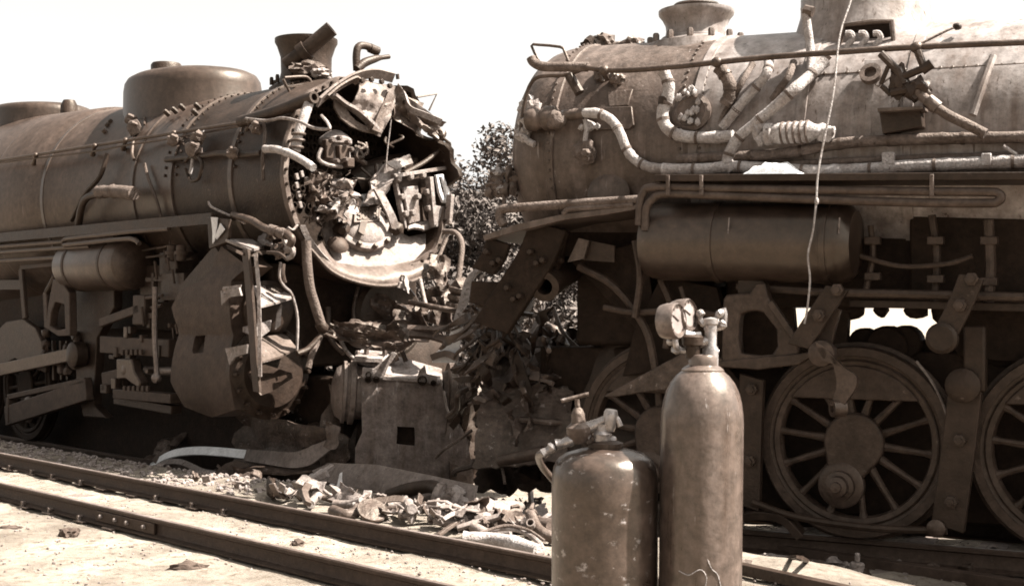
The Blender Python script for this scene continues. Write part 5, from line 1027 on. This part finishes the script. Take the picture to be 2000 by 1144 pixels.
for i, (px, py, d, s_) in enumerate(((700, 640, 14.0, .14), (860, 650, 13.5, .12), (940, 640, 13.2, .12), (1000, 700, 12.8, .16), (1060, 690, 12.8, .13), (1110, 660, 12.9, .12), (970, 770, 12.5, .15), (1040, 800, 12.4, .14), (1090, 740, 12.4, .12), (1180, 720, 12.2, .13), (900, 720, 13.1, .1), (1010, 870, 12.2, .16))):
    if i % 2: continue
    s_ *= .75
    MB().lump(WF.d(px, py, d), s_*1.3, s_, s_*.8, i+90, .45, 3, 1.7).top('crushed_fitting', 'wreck', WF, 'crushed dark fitting in the tangle, %s' % tangle_at(px, py), 'scrap metal', TG)

# ------------------------------------------------------------------ scrap on the ground beside the rail
SG = 'scrap lying beside the rail'
def G(px, py, z=.0):
    h = 0.
    for _ in range(12): p = WF.w(px, py, h+z); h = .5*h+.5*ground_z(p.x, p.y)
    return p
def scrap(name, mb, label, mat='scrap', cat='scrap metal', bev=0): return mb.top(name, mat, WF, label, cat, SG, bev)
P = WF.ds([(622, 918, 13.1), (655, 903, 12.9), (745, 906, 12.4), (845, 926, 11.9), (938, 946, 11.4), (934, 1003, 11.3), (850, 990, 11.75), (755, 962, 12.25), (690, 948, 12.6), (640, 938, 12.9)], 13)
zc_ = lambda p: .36-.10*(p.x+1.0)
scrap('long_plate', MB().curved(P, Vector((-.3, -1, .1)).normalized(), .025, lambda p: .16*math.sqrt(max(0, 1-((p.z-zc_(p))/.34)**2)), None, 4), 'long rusty steel plate leaning on edge below the torn off cylinder', 'dull', bev=.004)
for px, py, d in ((749, 943, 12.35), (886, 968, 11.62)): scrap('plate_hole_rim', MB().lathe(WF.d(px, py, d), Vector((-.3, -1, -.1)), [(.045, -.02), (.045, .02), (.02, .022), (0, .0)], 14), 'dark bolt plug in the %s part of the long leaning plate' % ('left' if px < 800 else 'right'), 'soot', 'bolt')
scrap('white_strap', MB().strip(WF.ds([(292, 912, 16), (318, 894, 15.8), (345, 884, 15.6), (385, 880, 15.3), (430, 882, 15.0), (480, 887, 14.7)], 14), Vector((.03, .05, .085)), .02), 'long white curved strap lying in front of the left engine', 'sunwhite')
scrap('grey_strap', MB().strip(WF.ds([(480, 888, 14.7), (530, 894, 14.3), (575, 898, 14.0), (610, 888, 13.8), (645, 868, 13.7)], 14), [Vector((.02, .06, .12)), Vector((.02, .06, .14)), Vector((.02, .06, .16)), Vector((.02, .05, .2)), Vector((.0, .05, .12))], .02), 'grey twisted strap running on from the white strap', 'dull')
scrap('thin_strap', MB().strip(WF.ds([(296, 915, 15.6), (325, 903, 15.4), (352, 902, 15.2), (378, 912, 15), (400, 922, 14.8), (440, 926, 14.5), (480, 922, 14.3)], 14), Vector((.02, .05, .05)), .02), 'thin pale wavy strap below the white strap', 'bright')
scrap('jagged_plate', MB().sheet(WF.ds([(285, 900, 16), (322, 902, 15.8), (366, 846, 16.2), (325, 858, 16.3)], 15), 6, 8, .08, 3, 71, .02, .16), 'jagged torn plate sticking up left of the white strap', 'scrap')
scrap('dark_sheet', MB().sheet(WF.ds([(445, 928, 14.3), (640, 925, 13.8), (620, 902, 14.3), (470, 898, 14.8)], 14), 12, 5, .05, 2, 72, .02, .05), 'flat dark sheet lying under the grey strap', 'wreck')
scrap('peaked_plate', MB().plate(WF.ds([(415, 925), (440, 905), (462, 898), (480, 905), (505, 922), (470, 928)], 14.4), .03), 'low peaked plate in front of the white strap', 'scrap')
scrap('crushed_box', MB().sheet(WF.ds([(425, 952, 14.0), (515, 956, 13.6), (505, 918, 13.9), (430, 920, 14.2)], 14), 10, 6, .12, 3.2, 73, .03, .12), 'crushed dark sheet metal box beside the rail', 'scrap')
scrap('coiled_spring', MB().tube([G(525, 962, .08)+Vector((.018*i*.1, -.004*i, 0))+Vector((0, math.cos(i*.8)*.08, .06+math.sin(i*.8)*.08)) for i in range(46)], .014, 6, 1), 'dark coiled spring next to the crushed box', 'iron', 'spring')
scrap('upright_fin', MB().sheet(WF.ds([(634, 874, 13.6), (660, 876, 13.5), (663, 832, 13.6), (640, 822, 13.6)], 13), 4, 6, .05, 2.4, 74, .02, .1), 'upright pale torn fin left of the torn off cylinder', 'scrap')
scrap('folded_sheet', MB().sheet(WF.ds([(590, 878, 14.2), (636, 872, 14), (630, 820, 14.3), (600, 830, 14.4)], 13), 6, 6, .08, 2.4, 75, .02, .1), 'folded dull sheet behind the upright fin', 'jacket')
# pale machine casting made of bars
mc = Frame(*G(605, 985, 0)[:2]); mt = thing('broken_casting', 'pale broken machine casting with bars, in the scrap beside the rail', 'casting', mc, SG)
MB().box((.0, .05, .13), .34, .2, .16, Matrix.Rotation(.35, 3, 'Y')).part('block', 'bright', mt, .015)
for i in range(4): MB().beam(mc.d(560+18*i, 962-9*i, 12.1), mc.d(596+18*i, 936-9*i, 12.25), .06, .04).part('bar', 'bright', mt, .006)
MB().beam(mc.d(545, 965, 12.2), mc.d(640, 925, 12.1), .08, .06).part('bar', 'ash', mt, .008)
bolts('bolt', 'steel', mt, [(mc.d(px, py, 12.0), Vector((0, -1, .4))) for px, py in ((600, 972), (612, 976), (622, 970))], .03, .06)
def chunk(px, py, sx, sy, sz, label, mat, seed, rough=.35, name='broken_chunk', z=0, cat='scrap metal'): scrap(name, MB().lump(G(px, py, z)+Vector((0, 0, sz*.7)), sx, sy, sz, seed, rough, 3), label, mat, cat)
chunk(652, 985, .16, .1, .13, 'white angular chunk standing left of the dark disc', 'white', 4, .5)
chunk(680, 975, .12, .1, .14, 'pale chunk behind the white angular chunk', 'ash', 5, .6)
scrap('pointed_plate', MB().plate(WF.ds([(655, 958), (663, 925), (668, 922), (667, 950), (700, 985), (690, 992), (662, 985)], 11.9), .04), 'white pointed blade of plate standing in the scrap', 'white', bev=.004)
scrap('pale_slab', MB().plate(WF.ds([(672, 955), (692, 960), (712, 1000), (700, 1008)], 11.7), .1), 'pale slanting slab beside the white blade', 'bright', bev=.008)
scrap('dark_disc', MB().lathe(G(727, 1014, .02)+Vector((0, 0, .07)), Vector((.25, -.55, .8)), [(.11, -.02), (.125, 0), (.12, .015), (.09, .012), (.05, .03), (0, .032)], 24), 'dark round disc leaning in the scrap heap', 'wreck', 'disc')
pipe_ground('elbow_pipe', [(650, 996), (672, 1004), (692, 1002, .07), (700, 990, .1)], .045, 'rusty pipe elbow lying left of the dark disc', 'scrap', seg=12, hollow=.6)
pipe_thing('dark_tube', [(760, 968, 11.9), (800, 955, 11.8), (840, 950, 11.7), (858, 956, 11.6)], .062, 'dark thick tube lying before the long leaning plate', 'iron', grp=SG, seg=14)
pipe_thing('dark_tube', [(800, 988, 11.6), (845, 975, 11.5), (870, 968, 11.4)], .045, 'lower dark tube beside the flanged valve', 'iron', grp=SG, seg=14)
fv = WF.d(872, 972, 11.35)
vt = thing('flanged_valve', 'pale flanged valve at the end of the dark tubes', 'valve', Frame(fv.x, fv.y, fv.z-.15), SG)
MB().lathe((0, 0, .15), (.9, -.3, -.3), [(.05, -.12), (.11, -.1), (.11, -.05), (.06, -.03), (.06, .06), (.10, .08), (.10, .13), (.07, .15), (.07, .22), (0, .22)], 18).part('valve_body', 'bright', vt)
MB().lump((.08, -.02, .18), .09, .07, .08, 4, .4, 3).part('valve_bonnet', 'bright', vt)
pipe_thing('open_pipe_end', [(954, 1006, 11.2), (956, 990, 11.15), (958, 976, 11.1)], .04, 'short open pipe end poking up by the short gas bottle', 'iron', grp=SG, seg=14, hollow=.6)
pipe_ground('union_pipe', [(925, 1018, .08), (955, 1012, .08), (1000, 1010, .08)], [.065, .05, .065, .045], 'pale union pipe lying right of the flanged valve', 'bright', seg=14)
pipe_ground('scrap_pipe', [(995, 1020, .08), (1040, 1022, .08), (1080, 1030, .08)], .065, 'dull thick pipe disappearing behind the short gas bottle', 'scrap', seg=14)
pipe_ground('lagged_pipe', [(905, 1050, .06), (960, 1054, .06), (1010, 1064, .06), (1052, 1076, .06)], [.045, .055, .058, .045], 'pale lagged pipe lying along the rail near the short gas bottle', 'lag', seg=14, wrap=.1)
pipe_ground('loop_of_tubing', [(925, 1048, .08), (955, 1036, .1), (995, 1032, .12), (1030, 1042, .1), (1055, 1062, .08), (1060, 1078, .05), (1046, 1082, .04)], .018, 'loop of pale copper tubing around the lagged pipe', 'bright', 'tubing', seg=8)
pipe_ground('loop_of_tubing', [(935, 1042, .1), (985, 1026, .14), (1030, 1034, .13), (1064, 1056, .08)], .012, 'thin outer tubing loop beside the lagged pipe', 'lagd', 'tubing', seg=8)
KIND = (('lumpy_casting', 'small pale broken casting among the scrap beside the rail', ('bright', 'ash', 'scrap')), ('bent_bracket', 'small bent bracket among the scrap beside the rail', ('scrap', 'bright', 'steel')), ('pipe_stub', 'short pipe stub among the scrap beside the rail', ('scrap', 'ash', 'bright')), ('bent_bar', 'small bent bar fragment among the scrap beside the rail', ('scrap', 'bright', 'ash')))
rd = random.Random(21)
MARK = ((455, 935, 'by the crushed sheet metal box'), (525, 955, 'by the coiled spring'), (600, 955, 'by the pale broken casting'), (660, 965, 'by the white pointed blade'), (727, 1000, 'by the dark round disc'), (800, 970, 'by the dark tubes'), (880, 980, 'by the flanged valve'), (955, 1005, 'by the pale union pipe'), (990, 1045, 'by the lagged pipe'))
MW = {'bright': 'pale', 'ash': 'whitish', 'scrap': 'rusty', 'steel': 'dull grey', 'pipe': 'dark', 'jacket': 'dark brown', 'iron': 'black', 'soot': 'sooty'}
def where(px, py): return min(MARK, key=lambda q: abs(q[0]-px)+abs(q[1]-py))[2]
cs_ = {}
for i, x in enumerate(sorted(rd.uniform(380, 1060) for _ in range(240))):
    top = 930+(x-380)*.10; bot = 960+(x-380)*.165
    if x < 540 and rd.random() < .55: continue
    py = rd.uniform(top, bot); p = G(x, py, 0); p.z += rd.uniform(.0, .07); k = rd.choice((0, 0, 1, 1, 2, 2, 2, 3)); nm, lb, mats = KIND[k]; m = MB(); s = rd.choice((.4, .5, .6, .75, .95, 1.25))*rd.uniform(.8, 1.15)
    rot = Matrix.Rotation(rd.uniform(0, 6.3), 3, 'Z') @ Matrix.Rotation(rd.uniform(-.7, .7), 3, 'X') @ Matrix.Rotation(rd.uniform(-.5, .5), 3, 'Y'); tr = lambda *q: p+Vector((0, 0, .05))+rot @ (Vector(q)*s)
    if k == 0:
        m.lathe(tr(-.06, 0, 0), rot @ FW, [(.02*s, 0), (.05*s, .0), (.055*s, .03*s), (.03*s, .04*s), (.03*s, .09*s), (.06*s, .1*s), (.06*s, .13*s), (.02*s, .14*s)], 12); m.sheet([tr(-.1, -.05, .03), tr(.1, -.06, .03), tr(.12, .05, .08), tr(-.08, .06, .06)], 5, 4, .05*s, 3, i, .015, .15)
    elif k == 1:
        m.strip([tr(-.12, 0, .06), tr(-.05, 0, 0), tr(.06, 0, .0), tr(.12, 0, .08)], rot @ Vector((0, .07, 0)), .02*s, 2); m.bolt(tr(.0, 0, .01), rot @ UP, .02, .03)
    elif k == 2: m.tube([tr(-.13, 0, 0), tr(0, .01, 0), tr(.13, rd.uniform(-.06, .06), .03)], .032*s, 10, 3, hollow=.65)
    else:
        w_ = rd.uniform(.03, .06); l_ = rd.uniform(.14, .30); m.strip([tr(-l_, 0, .0), tr(-l_*.3, 0, rd.uniform(-.02, .06)), tr(l_*.4, rd.uniform(-.04, .04), rd.uniform(0, .06)), tr(l_, 0, .02)], rot @ Vector((0, w_, rd.uniform(-.02, .02))), .03*s, 2)
    mm_ = rd.choice(mats); kk = (MW[mm_], nm.replace('_', ' '), where(x, py)); cs_[kk] = cs_.get(kk, 0)+1; m.top(nm, mm_, WF, '%s %s %s, %s of these from the left' % (*kk, nth(cs_[kk])), 'scrap metal', SG, .004)
# bars and small iron right of the tall bottle, by the right engine's rail
RG = 'scrap beside the right engine'
def rscrap(name, mb, label, mat, bev=.004, cat='scrap metal'): mb.top(name, mat, WF, label, cat, RG, bev)
rscrap('loose_bar', MB().beam(G(1440, 1060, .05), G(2100, 1160, .05), .10, .09), 'long loose iron bar lying in front of the right engine rail', 'jacket')
rscrap('loose_bar', MB().beam(G(1425, 1095, .03), G(1600, 1118, .03), .16, .05), 'short pale plank lying right of the tall gas bottle', 'scrap')
rscrap('loose_bar', MB().beam(G(1440, 1108, .04), G(1700, 1165, .04), .07, .07), 'dark square bar beside the tall gas bottle', 'iron')
rscrap('iron_block', MB().box(G(1502, 1098, .06), .13, .12, .12, Matrix.Rotation(.5, 3, 'Z')), 'small pale block right of the tall gas bottle', 'bright')
rscrap('bent_clip', MB().strip([G(1520, 1100, .02), G(1540, 1090, .12), G(1565, 1090, .16), G(1590, 1102, .08), G(1640, 1112, .03)], Vector((.03, .12, 0)), .025), 'bent dark rail clip beside the pale block', 'iron')
rscrap('upright_bolt', MB().cyl(G(1672, 1128, .0), G(1672, 1128, .0)+Vector((.01, 0, .12)), .055, 14).cyl(G(1672, 1128, .0)+Vector((.01, 0, .12)), G(1672, 1128, 0)+Vector((.01, 0, .19)), .02, 10), 'pale upright bolt standing on the ground at the lower right', 'bright', cat='bolt')
rscrap('upright_tube', MB().tube([G(1938, 1075, 0), G(1938, 1075, .1), G(1940, 1075, .17)], .05, 12, 1, hollow=.6), 'short pale tube standing by the second driving wheel', 'bright', cat='tube')
rscrap('curved_shoe', MB().strip([Q.M @ q for q in Q.vs([(1440, 1010), (1480, 1002), (1530, 1010), (1565, 1045)], .95)], Vector((.05, .12, .03)), .07), 'curved brake shoe lying left of the driving wheel', 'iron')
for i in range(16):
    px, py = 1450+34*i+rd.uniform(-8, 8), 0; py = 1068+(px-1440)*.05+rd.uniform(0, 50); p = G(px, py, .0); s = rd.uniform(.5, 1)
    MB().lump(p+Vector((0, 0, .03)), .08*s, .06*s, .045*s, i+7, .6, 2, 2.8).top('iron_fragment', rd.choice(['scrap', 'bright', 'iron']), WF, 'small iron fragment before the right engine, %s counting from the tall bottle' % nth(i+1), 'scrap metal', RG)
# dark clods on the bright dirt
for i, (px, py, sx, sz, lb) in enumerate(((134, 1047, .075, .05, 'dark clod on the bright dirt at the lower left'), (365, 1116, .105, .05, 'larger dark clod near the bottom edge, before the near rail'), (582, 1066, .05, .04, 'small dark stone between the two near rails'), (20, 1031, .09, .015, 'thin dark smear of cinders at the left edge'))):
    MB().lump(G(px, py, 0)+Vector((0, 0, sz*.3)), sx, .06, sz, i+3, .5, 3, 2.0).top('dark_clod', 'clod', WF, lb, 'clod')
# ballast
rg = random.Random(3); bmi = bmesh.new(); bmesh.ops.create_icosphere(bmi, subdivisions=1, radius=1); iv = [v.co.copy() for v in bmi.verts]; iff = [tuple(v.index for v in f.verts) for f in bmi.faces]; bmi.free()
m = MB()
for i in range(6600):
    if i < 4200: u = rg.uniform(-11, 1.0); v = rg.uniform(.2, 2.9) if rg.random() < .93 else rg.uniform(-1, .2); c = LFR.M @ LFR.L(u, v, 0)
    else: c = G(rg.uniform(-30, 2050), rg.uniform(900, 1144), 0)
    s = rg.uniform(.012, .038)*(1 if i < 4200 else .38); c.z = ground_z(c.x, c.y)+s*.2; r3 = Matrix.Rotation(rg.uniform(0, 6.3), 3, 'Z')
    k = [rg.uniform(.65, 1.2) for _ in range(3)]
    m.add([c+r3 @ Vector((q.x*s*k[0], q.y*s*k[1], q.z*s*k[2]*.8))*rg.uniform(.85, 1.15) for q in iv], iff)
o = bpy.data.objects.new('gravel', m.mesh('gravel', 'stone', 20)); col.objects.link(o); tag(o, 'grey ballast stones strewn between the left engine and the near track', 'gravel', None, 'stuff')
# dry weeds
def weeds(px, py, n, h, label, sx=.3):
    c = G(px, py, 0); fr = Frame(c.x, c.y, 0); mm = MB()
    for i in range(n):
        a = Vector((rg.gauss(0, sx), rg.gauss(0, .2), 0)); b = a+Vector((rg.gauss(0, .12), rg.gauss(0, .1), h*rg.uniform(.4, 1.1))); w_ = Vector((rg.uniform(-.012, .012), rg.uniform(-.01, .01), 0))
        mid = a.lerp(b, .55)+Vector((rg.gauss(0, .03), rg.gauss(0, .03), .03)); mm.add([a-w_, a+w_, mid+w_, mid-w_, b], [(0, 1, 2, 3), (3, 2, 4)])
        if rg.random() < .5:
            e = mid+Vector((rg.gauss(0, .06), rg.gauss(0, .06), rg.uniform(0, .06))); mm.add([mid, mid.lerp(e, .5)+Vector((.012, .02, 0)), e, mid.lerp(e, .5)-Vector((.012, .02, 0))], [(0, 1, 2, 3)])
    me = bpy.data.meshes.new('blades'); me.from_pydata([tuple(q) for q in mm.v], [], mm.f); me.materials.append(MT['weed'])
    o = bpy.data.objects.new('weed_clump', me); col.objects.link(o); o.matrix_world = fr.M; tag(o, label, 'weeds', 'dry weeds in the wreck')
weeds(600, 900, 140, .5, 'dry weeds left of the torn off cylinder', .2)

# ------------------------------------------------------------------ gas bottles in the foreground, standing on a low timber platform
pf = Frame(.48, 3.98, BED-.01); pt = thing('timber_platform', 'low timber platform under the two gas bottles', 'platform', pf)
for i in range(6): MB().box((-.5+.2*i, 0, .15), .19, 1.0, .04).part('plank', 'wood', pt, .005)
for y in (-.4, .4):
    for x in (-.5, .5): MB().box((x, y, .05), .12, .12, .10).part('leg', 'wood', pt, .006)
    MB().box((0, y, .115), 1.2, .1, .03).part('bearer', 'wood', pt, .006)
def bottle(fr, prof, mat, label):
    t = thing('gas_cylinder', label, 'gas cylinder', fr, 'cutting gas bottles'); MB().lathe((0, 0, 0), UP, prof, 48).part('bottle_body', mat, t); return t
ob = WF.d(1362, 700, 4.0); OF = Frame(ob.x, ob.y, .522)
ox = bottle(OF, [(.10, .0), (.122, .012), (.124, .05), (.124, 1.165), (.1225, 1.20), (.1175, 1.235), (.109, 1.265), (.096, 1.292), (.08, 1.312), (.066, 1.324), (.06, 1.33)], 'gasO', 'tall pale oxygen bottle with two pressure gauges, nearest the right engine')
ox.rotation_euler = (0, .012, 0)
hz = 2.04-.522
MB().lathe((0, 0, 1.325), UP, [(.064, -.004), (.064, .006), (.055, .014), (.044, .02), (.043, .042), (.038, .05), (.026, .052)], 28).part('neck_ring', 'gasO', ox)
def od(px, py, dd=4.0): return OF.d(px, py, dd)-Vector((.012*(hz-.1), 0, 0))*0
MB().lathe(od(1377, 700), UP, [(.024, -.02), (.024, .03), (.018, .04), (.018, .10), (.022, .105), (.022, .12), (.0, .125)], 16).part('valve_body', 'brass', ox)
MB().tube([od(1340, 670), od(1362, 668), od(1380, 664)], .016, 12, 2).part('valve_outlet', 'brass', ox)
MB().tube([od(1376, 664), od(1378, 684), od(1392, 688)], .011, 10, 3).part('outlet_elbow', 'brass', ox)
rg_ = MB().lathe(od(1342, 690), UP, [(.012, -.018), (.022, -.014), (.024, .02), (.032, .026), (.034, .05), (.026, .056), (0, .058)], 18).part('regulator', 'iron', ox)
MB().lathe(od(1345, 706), UP, [(.012, -.008), (.015, .0), (.015, .02), (.008, .026)], 12).part('adjusting_screw', 'brass', rg_)
MB().tube([od(1327, 652), od(1342, 656), od(1358, 655)], .012, 10, 2).part('white_tag', 'white', rg_)
def gauge(par, c, n, r):
    n = Vector(n).normalized()
    gz = MB().lathe(c, n, [(r*.55, -.055), (r*.92, -.048), (r, -.03), (r, 0), (r*.93, .006), (r*.9, .001)], 32).part('gauge', 'gaugem', par)
    MB().lathe(c, n, [(r*.9, .0008), (r*.5, .0012), (0, .0012)], 28).part('gauge_face', 'glass', gz)
    x, y = perp(n); MB().beam(c+n*.003-x*r*.1, c+n*.003+x*r*.55+y*r*.3, .003, .002, n).part('needle', 'iron', gz)
    for k in range(9):
        a = -.7+k*.57; MB().beam(c+n*.0025+(x*math.cos(a)+y*math.sin(a))*r*.68, c+n*.0025+(x*math.cos(a)+y*math.sin(a))*r*.82, .003, .001, n).part('dial_mark', 'iron', gz)
    return gz
gauge(ox, od(1311, 627, 3.96), (.82, -.55, .06), .054)
gauge(ox, od(1334, 615, 4.02), (.80, -.58, .10), .050)
MB().tube([od(1308, 660, 3.98), od(1309, 675, 3.98), od(1316, 684), od(1335, 686)], .009, 8, 3).part('gauge_stem', 'brass', rg_)
MB().tube([od(1335, 640, 4.03), od(1338, 655, 4.03), od(1342, 668)], .009, 8, 2).part('gauge_stem', 'brass', rg_)
MB().lump(od(1300, 668), .014, .01, .012, 2, .4).lump(od(1310, 683), .016, .012, .014, 5, .4).part('wing_nut', 'brass', rg_)
# bright hand wheel and crumpled fittings behind the valve
MB().tube([od(1352, 605, 4.05), od(1358, 628, 4.05), od(1372, 634, 4.05), od(1388, 622, 4.05), od(1402, 604, 4.05), od(1402, 634, 4.05), od(1388, 640, 4.05), od(1366, 640, 4.05)], .009, 8, 3).part('valve_handle', 'brass', ox)
for i, (px, py) in enumerate(((1356, 612), (1362, 630), (1385, 628), (1394, 612), (1400, 632), (1372, 640))): MB().lump(od(px, py, 4.04), .014, .011, .013, i, .5).part('valve_nut', 'brass', ox)
ab = WF.d(1181, 880, 4.06); AF = Frame(ab.x, ab.y, .522)
ac = bottle(AF, [(.13, 0), (.158, .015), (.162, .06), (.162, .98), (.1605, 1.01), (.155, 1.035), (.142, 1.058), (.12, 1.073), (.08, 1.085), (.05, 1.09), (.05, 1.095)], 'gasA', 'short dark scuffed acetylene bottle with a T handle, left of the tall bottle')
def ad(px, py, dd=4.06): return AF.d(px, py, dd)
MB().lathe(ad(1183, 872), UP, [(.052, -.012), (.055, 0), (.053, .012), (.03, .02)], 24).part('collar_ring', 'iron', ac)
MB().lathe(ad(1176, 866), UP, [(.03, -.01), (.026, .02), (.03, .03), (.02, .04), (.02, .06)], 14).part('valve_body', 'brass', ac)
MB().tube([ad(1128, 838), ad(1152, 833), ad(1175, 822), ad(1184, 818)], [.022, .018, .013, .013], 12, 3).part('valve_yoke', 'brass', ac)
MB().lathe(ad(1190, 828), (.15, -.1, 1), [(.018, -.02), (.022, -.01), (.022, .035), (.018, .045), (0, .048)], 14).part('packing_nut', 'brass', ac)
MB().tube([ad(1199, 812), ad(1206, 820), ad(1211, 832)], .010, 10, 2).part('gland_nut', 'brass', ac)
reg = MB().lathe(ad(1131, 846), (-.06, -.05, 1), [(.02, -.03), (.026, -.02), (.038, 0), (.038, .02), (.022, .034), (.02, .06), (.014, .075), (.008, .08), (.007, .105)], 20).part('regulator', 'scrap', ac)
MB().tube([ad(1096, 783), ad(1122, 776), ad(1150, 769)], .0065, 10, 1).part('t_handle', 'scrap', reg)
MB().tube([ad(1130, 850), ad(1118, 858), ad(1104, 864), ad(1086, 868)], [.016, .014, .02, .013, .018], 12, 3).part('outlet_elbow', 'brass', reg)
MB().tube([ad(1082, 868), ad(1076, 876), ad(1060, 886)], [.013, .018, .012, .016], 12, 3).part('hose_coupling', 'brass', reg)
for i, (px, py) in enumerate(((1112, 855), (1146, 850), (1160, 858), (1168, 845), (1150, 862), (1195, 858), (1186, 850))): MB().lump(ad(px, py), .015, .012, .013, i, .4).part('valve_nut', 'brass' if i % 2 else 'scrap', ac)
MB().tube([ad(1064, 884), ad(1052, 890, 4.14), ad(1060, 912, 4.25), ad(1095, 960, 4.32), ad(1130, 1060, 4.36), ad(1140, 1300, 4.36)], .011, 10, 5).part('rubber_hose', 'rubber', ac)
# chalk scrawls and scrapes on the bottles
def scrawl(par, fr, r, pts, dd, name, mat, w=.0022):
    P = []
    for px, py in pts:
        q = fr.d(px, py, dd); a = math.asin(max(-1, min(1, q.x/r))); P.append(Vector((r*math.sin(a), -r*math.cos(a), q.z)))
    MB().tube(P, w, 6, 5).part(name, mat, par)
for pts in ([(1322, 1118), (1340, 1124), (1362, 1112), (1374, 1128), (1368, 1160)], [(1376, 1092), (1384, 1110), (1396, 1122), (1404, 1150)]): scrawl(ox, OF, .1252, pts, 3.875, 'chalk_scrawl', 'lag', .0014)
# ------------------------------------------------------------------ cloth on the right running board, hanging wire
cg = MB(); nx, ny = 18, 8; p0, p1 = Q.v(1436, 347, 1.48), Q.v(1568, 347, 1.48)
for j in range(ny+1):
    for i in range(nx+1):
        x, y = i/nx, j/ny; e = p0.lerp(p1, x); k = math.sin(PI*min(1, max(0, x)))**.55*math.sin(PI*y)**.7
        cg.v.append(Vector((e.x, 1.48-.42*y, e.z+.004+k*(.13+.05*noise.noise(Vector((x*4, y*3, 2)))+.03*noise.noise(Vector((x*11, y*7, 5)))))))
cg.f = [(j*(nx+1)+i, j*(nx+1)+i+1, (j+1)*(nx+1)+i+1, (j+1)*(nx+1)+i) for j in range(ny) for i in range(nx)]
cg.top('white_cloth', 'rag', RFR, 'white rag heaped on the running board of the right engine', 'cloth')
MB().tube(Q.vs([(1672, -60, 1.25), (1662, 0, 1.3), (1640, 70, 1.4), (1628, 180, 1.5), (1606, 290, 1.54), (1597, 345, 1.56), (1594, 395, 1.56), (1588, 450, 1.56), (1578, 498, 1.56), (1582, 545, 1.56), (1577, 600, 1.56), (1571, 632, 1.56)], 1.5), .008, 6, 4).lump(Q.v(1595, 393, 1.56), .016, .016, .03, 2, .3).top('hanging_wire', 'lag', RFR, 'thin pale wire hanging down across the right engine', 'wire')
